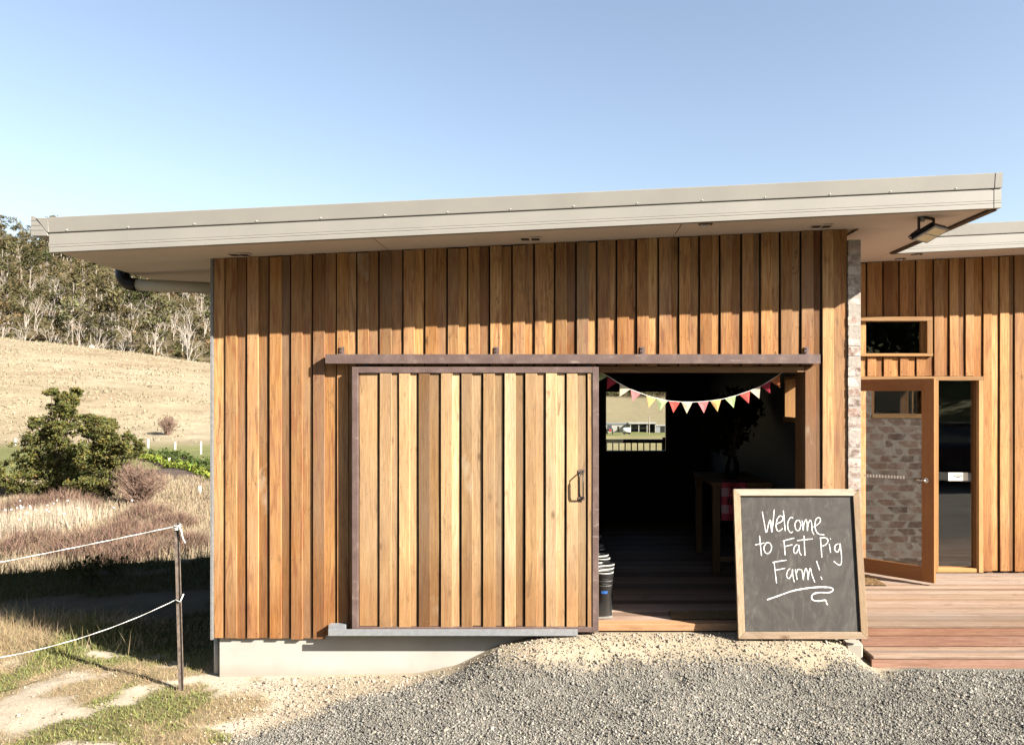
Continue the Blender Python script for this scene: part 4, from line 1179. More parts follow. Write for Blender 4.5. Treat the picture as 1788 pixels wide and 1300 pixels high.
M['boot_rim'] = plain('pale boot lining', (0.55,0.54,0.51), 0.6)
M['boot_band'] = plain('rubber band', (0.14,0.135,0.13), 0.4)
M['bluelab'] = plain('blue label', (0.05,0.17,0.55), 0.4)
boot0 = make_boot()
BOOTS = [(0.420,0.175),(0.435,0.345),(0.452,0.50),(0.425,0.76),(0.42,0.92),(0.40,1.22),(0.395,1.40),(0.38,1.78),(0.40,1.96),(0.39,2.36)]
for k, (bx_, by_) in enumerate(BOOTS):
    o = boot0 if k == 0 else copy_tree(boot0)
    o.location = (bx_, by_, 0.0); o.rotation_euler = (0, 0, random.uniform(-0.08, 0.08))
    tag(o, 'black rubber gumboot with pale rim in the row just inside the doorway', 'boot', 'gumboots lined up inside the doorway')
    ORG[o.name] = np.array(o.location)

# coir mat
mm = plain('coir', (0.26,0.165,0.085), 0.95, 0, 0.4, 90, 0.8)
mat_o = tag(empty('doormat', (1.42, 0.21, 0.0)), 'thick brown coir doormat on the floor inside the threshold', 'doormat')
box('base', M['black'], mat_o, wx(1175, 0.09), 1.86, 0.108, 0.345, 0.0, 0.006)
rng = np.random.default_rng(77)
n = 9000
P = np.stack([rng.uniform(wx(1175, 0.09) + 0.003, 1.857, n), rng.uniform(0.111, 0.342, n), np.full(n, 0.006)], 1)
V, F_, C = blades(P, rng.uniform(0.012, 0.023, n), np.full(n, 0.006), 0.35, tintvar(n, rng, (0.55,0.38,0.21), 0.35), rng)
tag(fast_mesh('pile', V, F_, M['dry'], mat_o, C, origin=tuple(ORG[mat_o.name]), nside=3), kind='stuff')

m2 = tag(empty('doormat', (3.0, 1.55, -0.006)), 'worn brown coir mat lying on the deck at the open glazed door', 'doormat')
box('base', M['black'], m2, 2.70, 3.285, 1.34, 1.80, -0.004, 0.002)
n = 9000
P = np.stack([rng.uniform(2.702, 3.283, n), rng.uniform(1.342, 1.798, n), np.full(n, 0.002)], 1)
V, F_, C = blades(P, rng.uniform(0.008, 0.015, n), np.full(n, 0.007), 0.35, tintvar(n, rng, (0.55,0.37,0.20), 0.35), rng)
tag(fast_mesh('pile', V, F_, M['dry'], m2, C, origin=tuple(ORG[m2.name]), nside=3), kind='stuff')
# high table by the right wall
tb = tag(empty('table', (1.95, 2.5, 0)), 'tall timber side table in the dark interior, mostly behind the chalkboard', 'table')
TX0, TX1, TYa, TYb, TZ = 1.625, 2.27, 1.89, 3.10, 0.985
box('top', M['table'], tb, TX0 - 0.02, TX1, TYa - 0.02, TYb, TZ - 0.035, TZ, 0.003)
for x in (TX0, TX1 - 0.085):
    for y in (TYa, TYb - 0.10): box('leg', M['table'], tb, x, x + 0.08, y, y + 0.08, 0.0, TZ - 0.036, 0.003)
box('apron', M['table'], tb, TX0 + 0.081, TX1 - 0.086, TYa + 0.02, TYa + 0.045, TZ - 0.14, TZ - 0.037)
box('stretcher', M['table'], tb, TX0 + 0.081, TX1 - 0.086, TYa + 0.02, TYa + 0.055, wz(980, TYa), wz(980, TYa) + 0.05)
# red check cloth hanging over the table front with black lettering
bx0 = wx(1259.5, 1.86)
clo = tag(empty('cloth_banner', (1.98, 1.86, wz(908, 1.86))), 'red check cloth banner lettered FAT FARM hung on the table front', 'banner')
mb = MB(); nxx = 24; zz0, zz1 = wz(908, 1.86), TZ + 0.004
for i in range(nxx + 1):
    x = bx0 + (wx(1304, 1.86) - bx0) * i / nxx; yy = 1.862 + 0.004 * math.sin(i * 1.1)
    mb.v += [(x, yy, zz0), (x, yy, zz1)]
mb.f = [(2*i, 2*i+2, 2*i+3, 2*i+1) for i in range(nxx)]
co = build(mb, 'cloth', M['gingham'], clo)
sm = co.modifiers.new('thickness', 'SOLIDIFY'); sm.thickness = 0.002; sm.offset = 1
def text_mesh(txt, size):
    cu_ = bpy.data.curves.new('lettering', 'FONT'); cu_.body = txt; cu_.size = size; cu_.extrude = 0.0008; cu_.offset = size * 0.02
    to = bpy.data.objects.new('lettering', cu_); COL.objects.link(to)
    dg = bpy.context.evaluated_depsgraph_get()
    me = bpy.data.meshes.new_from_object(to.evaluated_get(dg))
    bpy.data.objects.remove(to); bpy.data.curves.remove(cu_)
    return me
for txt, pxl, pyb in (('FAT', 1275.0, 861.5), ('FARM', 1270.0, 880.5)):
    me = text_mesh(txt, 0.098); me.materials.clear(); me.materials.append(M['ink'])
    o = bpy.data.objects.new('lettering', me); COL.objects.link(o)
    o.rotation_euler = (math.radians(90), 0, 0); o.scale = (0.68, 1, 1)
    set_parent(o, clo, (wx(pxl, 1.852), 1.852, wz(pyb, 1.852)))
# dark leafy arrangement in a vase on the table
pl = tag(empty('potted_plant', (1.92, 2.3, TZ)), 'big dark leafy branches in a vase standing on the table indoors', 'plant')
n = 16
vs = [[(1.92 + r*math.cos(2*math.pi*i/n), 2.3 + r*math.sin(2*math.pi*i/n), TZ + z) for i in range(n)] for r, z in ((0.06,0.0),(0.085,0.08),(0.08,0.17),(0.05,0.23),(0.058,0.26))]
build(MB().loft(vs), 'vase', M['black'], pl, True)
rng = np.random.default_rng(99); mb = MB(); tips = []
for k in range(30):
    q = rng.uniform(0, 2*math.pi); ln = rng.uniform(0.2, 0.78); sp = rng.uniform(0.1, 0.42)
    e_ = np.array([1.90 + sp*math.cos(q), 2.35 + sp*math.sin(q)*0.8, TZ + 0.22 + ln])
    e_[0] = min(e_[0], 2.2)
    mid = np.array([1.92 + sp*0.35*math.cos(q), 2.3 + sp*0.3*math.sin(q), TZ + 0.22 + ln*0.6])
    mb.tube([(1.92, 2.3, TZ + 0.2), tuple(mid), tuple(e_)], [0.006, 0.004, 0.002], 5)
    for t in np.linspace(0.3, 1.0, 16): tips.append(mid + (e_ - mid) * t + rng.normal(0, 0.04, 3))
build(mb, 'branches', M['barkd'], pl)
tips = np.array(tips); tips[:, 0] = np.minimum(tips[:, 0], 2.22)
P = np.repeat(tips, 5, axis=0) + rng.normal(0, 0.03, (len(tips)*5, 3)); P[:, 0] = np.minimum(P[:, 0], 2.24)
V, F_, C = leafquads(P, rng.uniform(0.035, 0.065, len(P)), rng, tintvar(len(P), rng, (1,1,1), 0.3))
tag(fast_mesh('foliage', V, F_, M['houseplant'], pl, C, origin=tuple(ORG[pl.name])), kind='stuff')

# ------------------------------------------------------------------ floodlight under the eave
X, Y, Z = soffit_pt(1607, 379)
fl_ = tag(empty('floodlight', (X, Y, Z - 0.2)), 'black floodlight on a bent bracket under the right end of the eave', 'floodlight')
build(MB().tube([(X + 0.012, Y, Z - 0.002), (X + 0.012, Y, Z - 0.034)], 0.024, 12), 'mount', M['galv'], fl_)
def fpt(px, py, Y): return Vector((wx(px, Y), Y, wz(py, Y)))
A1 = fpt(1604, 378, Y - 0.01); A2 = fpt(1630, 382.5, Y - 0.02)
B1 = fpt(1604.5, 405.5, Y - 0.035); B2 = fpt(1630, 394, Y - 0.065)
def strap(p, q, w, th, wd):
    d = (q - p).normalized(); s = wd.normalized() * (w/2); n_ = d.cross(wd).normalized() * (th/2)
    return [p - s - n_, p + s - n_, p + s + n_, p - s + n_, q - s - n_, q + s - n_, q + s + n_, q - s + n_]
mb = MB(); wdv = (A2 - A1).cross(B1 - A1)
for p, q in ((A1, B1), (A1, A2), (A2, B2)):
    mb.add(strap(p, q, 0.028, 0.012, wdv if wdv.length else Vector((0,1,0))), [(0,3,2,1),(4,5,6,7),(0,1,5,4),(1,2,6,5),(2,3,7,6),(3,0,4,7)])
build(mb, 'bracket', M['black'], fl_)
# housing: slab whose four lens corners are placed in depth so that it faces down towards the yard
q0 = fpt(1592.5, 417.5, Y - 0.02); q1 = fpt(1632.0, 394.0, Y - 0.07); ax = (q1 - q0)
q3 = fpt(1618.0, 423.5, Y + 0.10); ay = (q3 - q0)
nn = ax.cross(ay).normalized()
if nn.z > 0: nn = -nn
def slabq(name, mat, c, u0, u1, v0, v1, w0, w1, bev=0.004):
    mb = MB(); pts = []
    for w in (w0, w1):
        for a, b in ((u0, v0), (u1, v0), (u1, v1), (u0, v1)): pts.append(c + ax * a + ay * b + nn * w)
    mb.add(pts, [(0,1,2,3),(7,6,5,4),(0,4,5,1),(1,5,6,2),(2,6,7,3),(3,7,4,0)])
    return build(mb, name, mat, fl_, bevel=bev)
hs = slabq('housing', M['black'], q0, 0, 1, 0, 1, -0.045, 0.0)
slabq('bezel', M['galv'], q0, -0.01, 1.01, -0.01, 1.01, 0.0005, 0.006, 0.001)
M['lamp_face'] = plain('sunlit lamp lens', (0.80,0.66,0.42), 0.35, 0.1, alb=0.8)  # warm sunlight reflected in the lens is put into its colour
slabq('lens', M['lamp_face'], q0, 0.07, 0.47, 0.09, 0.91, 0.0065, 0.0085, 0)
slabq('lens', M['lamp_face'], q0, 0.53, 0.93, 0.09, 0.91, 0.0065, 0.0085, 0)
build(MB().tube([fpt(1603, 400, Y - 0.04), fpt(1592, 408, Y - 0.03), fpt(1586.5, 413, Y - 0.03), fpt(1590, 417, Y - 0.05), fpt(1594, 418, Y - 0.07)], 0.005, 6), 'cable', M['black'], fl_, True)

# ------------------------------------------------------------------ rear verandah with railing, seen through the back window
vd = tag(empty('rear_verandah', (0.8, 7.4, -0.3)), 'dark timber verandah floor behind the back window', 'verandah')
for k in range(16):
    box('plank', M['deck'], vd, -2.9, 6.0, 6.21 + k*0.14, 6.21 + k*0.14 + 0.135, -0.10, -0.07)
box('joist_bed', M['sheath'], vd, -2.88, 5.98, 6.25, 8.40, -0.60, -0.101)
RLY = 8.2
ral = tag(empty('railing', (0.8, RLY, -0.07)), 'dark verandah railing with upright balusters seen through the back window', 'railing')
box('top_rail', M['black'], ral, -2.8, 5.9, RLY - 0.05, RLY + 0.05, wz(772.8, RLY), wz(766.5, RLY))
box('bottom_rail', M['black'], ral, -2.8, 5.9, RLY - 0.02, RLY + 0.02, 0.02, 0.06)
x = wx(1059, RLY) - 0.117 * 24
while x < 5.8:
    box('baluster', M['black'], ral, x - 0.011, x + 0.011, RLY - 0.011, RLY + 0.011, 0.061, wz(772.8, RLY) - 0.001); x += 0.117
for px in (1161, 700): box('post', M['black'], ral, wx(px, RLY) - 0.045, wx(px, RLY) + 0.045, RLY - 0.051, RLY + 0.051, -0.07, wz(763, RLY))

# ------------------------------------------------------------------ fence post and tape
py_ = -0.27
pb = Vector((wx(318, py_), py_, float(ground_z(wx(318, py_), py_)) - 0.10)); pt = Vector((wx(307.5, py_), py_ + 0.02, wz(913, py_)))
fp = tag(empty('fence_post', tuple(pb + Vector((0, 0, 0.10)))), 'thin brown steel picket post standing in the bare soil near the concrete base', 'fence post')
mb = MB(); rings = []
star = []
for k in range(3):
    q = math.radians(90 + 120*k); c_, s_ = math.cos(q), math.sin(q)
    star += [(c_*0.024 - s_*-0.0035, s_*0.024 + c_*-0.0035), (c_*0.024 - s_*0.0035, s_*0.024 + c_*0.0035), (math.cos(q + math.pi/3)*0.006, math.sin(q + math.pi/3)*0.006)]
for p in (pb, pt): rings.append([(p.x + a, p.y + b, p.z) for a, b in star])
mb.loft(rings)
M['picket'] = plain('painted picket steel', (0.20,0.155,0.125), 0.6, 0.2, 0.35, 30, 0.1)
build(mb, 'picket', M['picket'], fp)
def on_post(py): t = (wz(py, py_) - pb.z) / (pt.z - pb.z); return pb + (pt - pb) * t
kn = MB()
for k in range(3):
    c_ = on_post(917 + k*4); kn.tube([c_ + Vector((0.024*math.cos(q), 0.024*math.sin(q), 0.006*math.sin(q+k))) for q in np.linspace(0, 6.283, 12)], 0.005, 5)
build(kn, 'tie', M['tape'], fp, True)
build(MB().tube([on_post(918) + Vector((0.02,-0.02,0)), on_post(926) + Vector((0.045,-0.03,0)), on_post(938) + Vector((0.055,-0.03,0)), on_post(947) + Vector((0.075,-0.03,0))], 0.0055, 5), 'loose_end', M['tape'], fp, True)
build(MB().tube([on_post(1046) + Vector((-0.024,-0.02,0)), on_post(1049) + Vector((0.02,-0.026,0)), on_post(1036) + Vector((0.045,-0.02,0))], 0.0055, 5), 'tie', M['tape'], fp, True)
def tape(name, label, pts, Ya, Yb, sag):
    P = []; n = 60
    A = on_post(pts[0][1]) + Vector((-0.020, -0.012, 0)); B = Vector((wx(pts[1][0], Yb), Yb, wz(pts[1][1], Yb)))
    D = B - A; B = A + D * 1.9                       # runs on past the edge of the view to the next post
    mb = MB(); rings = []
    for i in range(n + 1):
        t = i / n; s = t * 1.9
        c_ = A + (B - A) * t + Vector((0, 0, -sag * 4 * s * (1 - s) if s < 1 else sag * 0.8 * (s - 1)))
        tw = i * 0.55
        u_ = Vector((0, math.cos(tw), math.sin(tw))); w_ = Vector((0, -math.sin(tw), math.cos(tw)))
        rings.append([c_ + u_*0.0042, c_ + w_*0.0022, c_ - u_*0.0042, c_ - w_*0.0022])
    mb.loft(rings)
    return tag(build(mb, name, M['tape'], None, True), label, 'fence tape')
tape('fence_tape', 'upper white fence tape running from the top of the picket post', [(310, 919), (0, 981)], 0, -0.95, 0.004)
tape('fence_tape', 'lower sagging white fence tape tied halfway up the picket post', [(313, 1046), (0, 1147)], 0, -0.95, 0.055)

# ------------------------------------------------------------------ vegetation
def gz1(x, y): return float(ground_z(np.array([x]), np.array([y]))[0])
def ground_at(px, py, y_lo=3.0, y_hi=400.0):
    """where the view ray through a photo pixel meets the ground"""
    d = np.exp(np.linspace(math.log(y_lo), math.log(y_hi), 4000)); X = (px - CX) / F * d; Y = CY + d
    Zr = EYE - (py - CYP) / F * d
    k = np.argmax(Zr < ground_z(X, Y))
    return float(X[k]), float(Y[k])
def lump_tree(name, label, lobes, px0, base_py, d, seed, trunk_px, mat, leaf=0.078, per=46, sub=24, group=None):
    """bushy tree: lobes (px, py, r_px) at distance d; depth of each lobe is random within the crown"""
    rng = np.random.default_rng(seed); s = d / F; Y0 = CY + d
    bx_ = (px0 - CX) * s; bz = gz1(bx_, Y0)
    dz = bz - (EYE - (base_py - CYP) * s)
    root = tag(empty(name, (bx_, Y0, bz)), label, 'tree', group)
    P = []; T = []
    br = MB()
    rmax = max(abs(l[0] - px0) for l in lobes) * s
    for lx, ly, lr in lobes:
        for rep in range(2):
            c = np.array([(lx - CX) * s, Y0 + rng.uniform(-1, 1) * max(0.3, rmax * 0.75), EYE - (ly - CYP) * s + dz]); R = lr * s * rng.uniform(0.8, 1.0)
            br.tube([(bx_ + rng.normal(0, 0.06), Y0, bz + 0.2), ((bx_ + c[0])/2, (Y0 + c[1])/2, bz + (c[2]-bz)*0.55), tuple(c)], [0.05, 0.03, 0.012], 5)
            q = rng.normal(0, 1, (sub, 3)); q /= np.linalg.norm(q, axis=1)[:, None]
            cc = c + q * (R * 0.92 * rng.uniform(0.3, 1.12, (sub, 1))) * np.array([1, 1, 0.85])
            tone = rng.uniform(0.55, 1.25, sub) + 0.15 * q[:, 2]
            for k in range(sub):
                r = R * rng.uniform(0.16, 0.36)
                pts = cc[k] + rng.normal(0, 1, (per, 3)) * r * 0.5 * np.array([1.1, 1.1, 0.7])
                P.append(pts); T.append(np.full(per, tone[k]))
    P = np.concatenate(P); T = np.concatenate(T)
    ok = P[:, 2] > bz + 0.05; P = P[ok]; T = T[ok]
    n = len(P)
    col = np.clip(T[:, None] * (1 + rng.normal(0, 0.10, (n, 3))) * rng.uniform(0.75, 1.25, (n, 1)), 0.2, 1.8)
    yel = rng.uniform(0, 1, n) < 0.22; col[yel] *= np.array([1.45, 1.25, 0.8])
    V, Q, C = leafquads(P, rng.uniform(0.6, 1.3, n) * leaf, rng, col, 0.42)
    cr = fast_mesh('crown', V, Q, mat, root, C, origin=(bx_, Y0, bz))
    br.tube([(bx_, Y0, bz - 0.2), (bx_ + 0.05, Y0, bz + 0.8), (bx_, Y0, bz + 1.8)], [0.16, 0.12, 0.07], 7)
    build(br, 'trunk', M['barkd'], root)
    return root
lump_tree('wattle_tree', 'tallest dark green bushy wattle with a pointed top beyond the terrace', [(112,684,13),(106,694,15),(118,698,16),(96,710,20),(122,716,20),(84,738,24),(118,742,24),(66,768,26),(102,772,32),(126,788,22),(52,802,30),(90,806,34),(126,812,34),(48,836,30),(88,842,34),(128,842,34),(146,834,20)], 98, 866, 42.0, 101, 98, M['wattle'])
lump_tree('wattle_tree', 'rounder green bushy wattle beside the bare brown shrub', [(174,724,13),(182,732,15),(168,738,17),(194,744,22),(164,754,16),(214,760,19),(233,770,11),(226,782,12),(186,776,30),(212,788,26),(172,798,24),(192,812,28),(166,834,30),(196,838,24)], 182, 868, 40.5, 102, 182, M['wattle'])
lump_tree('wattle_tree', 'low dark wattle shrub half out of view left of the tall one', [(-30,790,28),(-14,812,20),(-46,800,32),(-10,838,20),(-36,836,32),(-66,830,34)], -36, 868, 41.0, 103, -20, M['wattle'])

def twig_mesh(rng, R, H, nst=230, sub=12):
    mb = MB()
    for k in range(nst):
        q = rng.uniform(0, 2*math.pi); sp = R * rng.uniform(0.15, 1.0) ; h = H * rng.uniform(0.55, 1.0) * (1 - 0.35 * (sp / R) ** 2)
        b0 = np.array([rng.normal(0, R*0.12), rng.normal(0, R*0.12), -0.05]); e = np.array([sp*math.cos(q), sp*math.sin(q), h]); m = b0 + (e - b0) * 0.5 + np.array([0, 0, h * 0.12])
        mb.tube([b0, m, e], [0.017, 0.012, 0.005], 3, False)
        for j in range(sub):
            t = rng.uniform(0.3, 1.0); p = m + (e - m) * t if t > 0.5 else b0 + (m - b0) * 2 * t
            d = rng.normal(0, 1, 3); d[2] = abs(d[2]) * 0.8 + 0.3; d *= R * rng.uniform(0.12, 0.3) / np.linalg.norm(d)
            mb.tube([p, p + d], [0.008, 0.003], 3, False)
    return mb
M['twig'] = bark_mat('brown twigs', (0.23,0.14,0.105), (0.37,0.255,0.20))
rng = np.random.default_rng(31)
def bare_shrub(px, d, R, H, label, seed):
    rng = np.random.default_rng(seed); Y = CY + d; X = (px - CX) * d / F; z = gz1(X, Y)
    root = tag(empty('bare_shrub', (X, Y, z)), label, 'shrub')
    mb = twig_mesh(rng, R, H); mb.v = [(p[0] + X, p[1] + Y, p[2] + z) for p in mb.v]
    build(mb, 'branches', M['twig'], root)
bare_shrub(243, 39.0, 1.35, 2.35, 'leafless brown shrub with dense twigs in front of the rounder wattle', 41)
bare_shrub(293, 96.0, 1.3, 2.4, 'small lone leafless shrub at the foot of the dry hillside', 42)

# dry grass, brambles, reeds
def make_fields():
    rng = np.random.default_rng(61)
    # long dry grass beyond the terrace edge
    n = 70000
    d = 12 + 40 * rng.uniform(0, 1, n) ** 0.75; u = rng.uniform(-0.76, -0.42, n)
    X = u * d; Y = CY + d
    clump = fbm(X * 0.5, Y * 0.5, 62); ok = (Y - edge_y(X) > 0.1) & (rng.uniform(0, 1, n) < 0.25 + 1.1 * clump)
    X, Y, d = X[ok], Y[ok], d[ok]; n = len(X)
    H = rng.uniform(0.15, 0.48, n) * (0.4 + clump[ok]); P = np.stack([X, Y, ground_z(X, Y) - 0.02], 1)
    cols = tintvar(n, rng, (0.52,0.415,0.285), 0.28, 0.05)
    V, F_, C = blades(P, H, np.clip(0.0012 * d, 0.012, 0.05), 0.45, cols, rng)
    tag(fast_mesh('dry_grass', V, F_, M['dry'], colors=C, nside=3), 'long pale dry grass covering the low ground beyond the terrace', 'grass', kind='stuff')
    # brambles: brown tangled mounds
    mounds = [(110,884,46),(40,892,40),(255,900,34),(300,915,30),(265,940,34),(210,935,40),(150,955,46),(330,950,26),(60,955,46),(230,968,40)]
    Ps = []; Hs = []
    for px, py, w in mounds:
        x0, y0 = ground_at(px, py + 8, 14); dd = y0 - CY; R = w * 1.15 * dd / F; m = 2600
        q = rng.uniform(0, 2*np.pi, m); r = np.sqrt(rng.uniform(0, 1, m)) * R
        X = x0 + r * np.cos(q); Y = y0 + r * np.sin(q) * 1.6
        top = (1 - (r / R) ** 2) * R * 0.62
        Ps.append(np.stack([X, Y, ground_z(X, Y) + top * rng.uniform(0.1, 0.9, m)], 1)); Hs.append(rng.uniform(0.15, 0.42, m) + 0.2 * top)
    P = np.concatenate(Ps); H = np.concatenate(Hs); n = len(P)
    ok = P[:, 1] - edge_y(P[:, 0]) > 0.6; P, H = P[ok], H[ok]; n = len(P)
    V, F_, C = blades(P, H, np.full(n, 0.03), 0.9, tintvar(n, rng, (0.35,0.235,0.175), 0.4, 0.06), rng)
    tag(fast_mesh('bramble', V, F_, M['dry'], colors=C, nside=3), 'tangled reddish brown bramble mounds among the dry grass', 'brambles', kind='stuff')
    # reeds with white seed heads
    n = 5200
    x0, y0 = ground_at(-30, 938, 14); x1, y1 = ground_at(150, 918, 14)
    t = rng.uniform(0, 1, n); X = x0 + (x1 - x0) * t + rng.normal(0, 0.5, n); Y = y0 + (y1 - y0) * t + rng.uniform(-2.0, 3.2, n)
    P = np.stack([X, Y, ground_z(X, Y)], 1); H = rng.uniform(0.55, 1.3, n)
    kp = rng.uniform(0, 1, n) < 0.15 + 1.2 * smooth(0.35, 0.6, fbm(X * 0.7, Y * 0.7, 66)); P, H = P[kp], H[kp] * (0.6 + 0.7 * fbm(X[kp] * 0.5, Y[kp] * 0.5, 67)); n = len(P)
    V, F_, C = blades(P, H, rng.uniform(0.015, 0.036, n), 0.20, tintvar(n, rng, (0.74,0.63,0.48), 0.3, 0.04), rng)
    rd = tag(empty('reed_bed', (float(X.mean()), float(Y.mean()), float(P[:, 2].min()))), 'pale standing reeds with white fluffy seed heads below the trees', 'reeds', kind='stuff')
    tag(fast_mesh('stems', V, F_, M['dry'], rd, C, origin=tuple(ORG[rd.name]), nside=3), kind='stuff')
    m = 34; k = rng.choice(n, m, False)
    V, F_, C = stones(P[k] + np.array([0, 0, 1]) * (H[k] * 1.02)[:, None], np.full(m, 0.065), np.full((m, 3), 0.85), rng)
    tag(fast_mesh('seed_heads', V, F_, M['stone'], rd, C, origin=tuple(ORG[rd.name]), nside=3), kind='stuff')
    # tussocks on the dry hillside
    n = 17000
    d = 88 + 145 * rng.uniform(0, 1, n) ** 0.8; u = rng.uniform(-0.74, -0.42, n); X = u * d; Y = CY + d
    cl = fbm(X * 0.12, Y * 0.2, 68, 5); ok = rng.uniform(0, 1, n) < smooth(0.36, 0.66, cl); X, Y, d = X[ok], Y[ok], d[ok]; n = len(X)
    P = np.stack([X, Y, ground_z(X, Y) - 0.03], 1)
    V, F_, C = blades(P, rng.uniform(0.12, 0.42, n), rng.uniform(0.12, 0.4, n), 0.5, tintvar(n, rng, (0.50,0.415,0.285), 0.25, 0.04), rng)
    tag(fast_mesh('tussocks', V, F_, M['dry'], colors=C, nside=3), 'dry grass tussocks dotted over the tan hillside', 'grass', kind='stuff')
    # turf on the terrace darkened to deepen the building's shadow, ragged at its edge
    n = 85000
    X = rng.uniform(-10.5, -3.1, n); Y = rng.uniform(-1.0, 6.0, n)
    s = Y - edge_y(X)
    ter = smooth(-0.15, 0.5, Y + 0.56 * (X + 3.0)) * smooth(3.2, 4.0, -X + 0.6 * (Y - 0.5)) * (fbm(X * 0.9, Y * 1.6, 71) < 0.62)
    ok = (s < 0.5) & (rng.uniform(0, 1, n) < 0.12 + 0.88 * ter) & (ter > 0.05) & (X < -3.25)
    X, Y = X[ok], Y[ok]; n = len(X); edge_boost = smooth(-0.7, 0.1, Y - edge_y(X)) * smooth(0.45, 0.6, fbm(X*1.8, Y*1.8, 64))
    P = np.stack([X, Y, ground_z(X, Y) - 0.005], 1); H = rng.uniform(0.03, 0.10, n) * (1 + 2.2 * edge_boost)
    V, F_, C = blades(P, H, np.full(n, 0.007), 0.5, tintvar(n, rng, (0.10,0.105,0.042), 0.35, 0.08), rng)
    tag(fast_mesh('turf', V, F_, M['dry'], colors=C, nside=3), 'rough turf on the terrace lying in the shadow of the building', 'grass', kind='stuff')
    # low straw and clover on the bare dirt in the sun
    n = 120000
    X = rng.uniform(-6.4, -1.9, n); Y = rng.uniform(-2.3, 1.8, n)
    g = grass_amt(X, Y); ok = (rng.uniform(0, 1, n) < g * 0.5) & ~in_building(X, Y) & (gravel_amt(X, Y) < 0.5)
    X, Y = X[ok], Y[ok]; n = len(X); P = np.stack([X, Y, ground_z(X, Y) - 0.003], 1)
    gm = smooth(0.54, 0.64, fbm(X * 1.7, Y * 1.7, 61)); tall = smooth(-4.1, -5.0, X) * smooth(0.1, 0.8, Y)
    straw = rng.uniform(0, 1, n) > gm
    cols = np.where(straw[:, None], tintvar(n, rng, (0.58,0.45,0.27), 0.35, 0.06), tintvar(n, rng, (0.32,0.33,0.125), 0.35, 0.08))
    H = np.where(straw, rng.uniform(0.012, 0.06, n), rng.uniform(0.012, 0.04, n)) * (1 + 2.2 * tall)
    V, F_, C = blades(P, H, np.where(straw, 0.004, 0.010), np.where(straw, 1.3, 0.7), cols, rng)
    tag(fast_mesh('straw_grass', V, F_, M['dry'], colors=C, nside=3), 'patchy low straw and green clover on the bare dirt', 'grass', kind='stuff')
    # a few tall stalks
    n = 220
    X = rng.uniform(-6.2, -3.9, n); Y = 0.5 - 0.35 * (X + 3.0) + rng.normal(0, 0.25, n)
    P = np.stack([X, Y, ground_z(X, Y)], 1)
    V, F_, C = blades(P, rng.uniform(0.08, 0.28, n), np.full(n, 0.006), 0.5, tintvar(n, rng, (0.55,0.45,0.27), 0.25), rng)
    tag(fast_mesh('stalks', V, F_, M['dry'], colors=C, nside=3), 'thin dry stalks along the sunny edge of the shadow', 'grass', kind='stuff')
make_fields()

# dark weeds standing in the shade at the terrace edge
def weed(px, py, h, seed):
    rng = np.random.default_rng(seed); x, y = ground_at(px, py, 8); z = gz1(x, y)
    root = tag(empty('weed', (x, y, z)), 'dark leafy weed standing at the shaded edge of the terrace', 'weed', 'weeds at the terrace edge')
    mb = MB(); pts = []
    for k in range(5):
        e = np.array([x + rng.normal(0, 0.10), y + rng.normal(0, 0.1), z + h * rng.uniform(0.6, 1.0)])
        mb.tube([(x, y, z - 0.03), tuple((np.array([x, y, z]) + e) / 2 + rng.normal(0, 0.02, 3)), tuple(e)], [0.008, 0.006, 0.003], 4)
        for t in np.linspace(0.35, 1, 12): pts.append(np.array([x, y, z]) + (e - np.array([x, y, z])) * t + rng.normal(0, 0.03, 3))
    build(mb, 'stems', M['barkd'], root)
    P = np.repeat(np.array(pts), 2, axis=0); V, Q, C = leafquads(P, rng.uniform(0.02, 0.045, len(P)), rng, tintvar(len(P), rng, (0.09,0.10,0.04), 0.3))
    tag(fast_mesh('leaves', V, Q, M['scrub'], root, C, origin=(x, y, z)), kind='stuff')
weed(162, 1024, 0.42, 71); weed(150, 1016, 0.30, 72); weed(196, 1004, 0.2, 73)

# vegetable garden
gA, gB = ground_at(262, 800, 20), ground_at(420, 850, 20)
def strip(name, label, cat, a, b, w, kind=None):
    a = Vector((*a, 0)); b = Vector((*b, 0)); t = (b - a).normalized(); s = Vector((-t.y, t.x, 0)) * w / 2
    mb = MB(); n = 20; rows = []
    for i in range(n + 1):
        p = a + (b - a) * i / n
        rows.append([(*(p + s * k)[:2], gz1((p + s*k).x, (p + s*k).y) + h) for k, h in ((-1, 0.0), (-0.7, 0.12), (0.7, 0.12), (1, 0.0))])
    for i in range(n):
        o = len(mb.v); mb.v += rows[i] + rows[i+1]; mb.f += [(o+k, o+k+1, o+k+5, o+k+4) for k in range(3)]
    return tag(build(mb, name, M['soil']), label, cat, None, kind)
strip('garden_bed', 'bare dark soil bed in the vegetable garden', 'garden bed', ground_at(282, 822, 20), ground_at(420, 868, 20), 2.6, 'structure')
strip('garden_bed', 'soil bed under the leafy vegetables', 'garden bed', ground_at(262, 795, 20), ground_at(430, 848, 20), 3.0, 'structure')
rng = np.random.default_rng(81)
vr = []
a, b = np.array(ground_at(262, 795, 20)), np.array(ground_at(430, 848, 20))
t = (b - a) / np.linalg.norm(b - a); nrm = np.array([-t[1], t[0]])
for row in (-1.0, 0.0, 1.0):
    for k in np.arange(0, np.linalg.norm(b - a), 0.45):
        p = a + t * k + nrm * (row + rng.normal(0, 0.08)); vr.append((p[0], p[1], gz1(*p) + 0.25, row))
vr = np.array(vr); P = np.repeat(vr[:, :3], 26, axis=0) + rng.normal(0, 0.16, (len(vr)*26, 3))
cols = tintvar(len(P), rng, (0.115,0.15,0.05), 0.4, 0.08); yl = np.repeat(vr[:, 3] < -0.5, 26); cols[yl] *= np.array([2.3, 2.1, 1.2])
V, Q, C = leafquads(P, rng.uniform(0.08, 0.17, len(P)), rng, cols, 0.6)
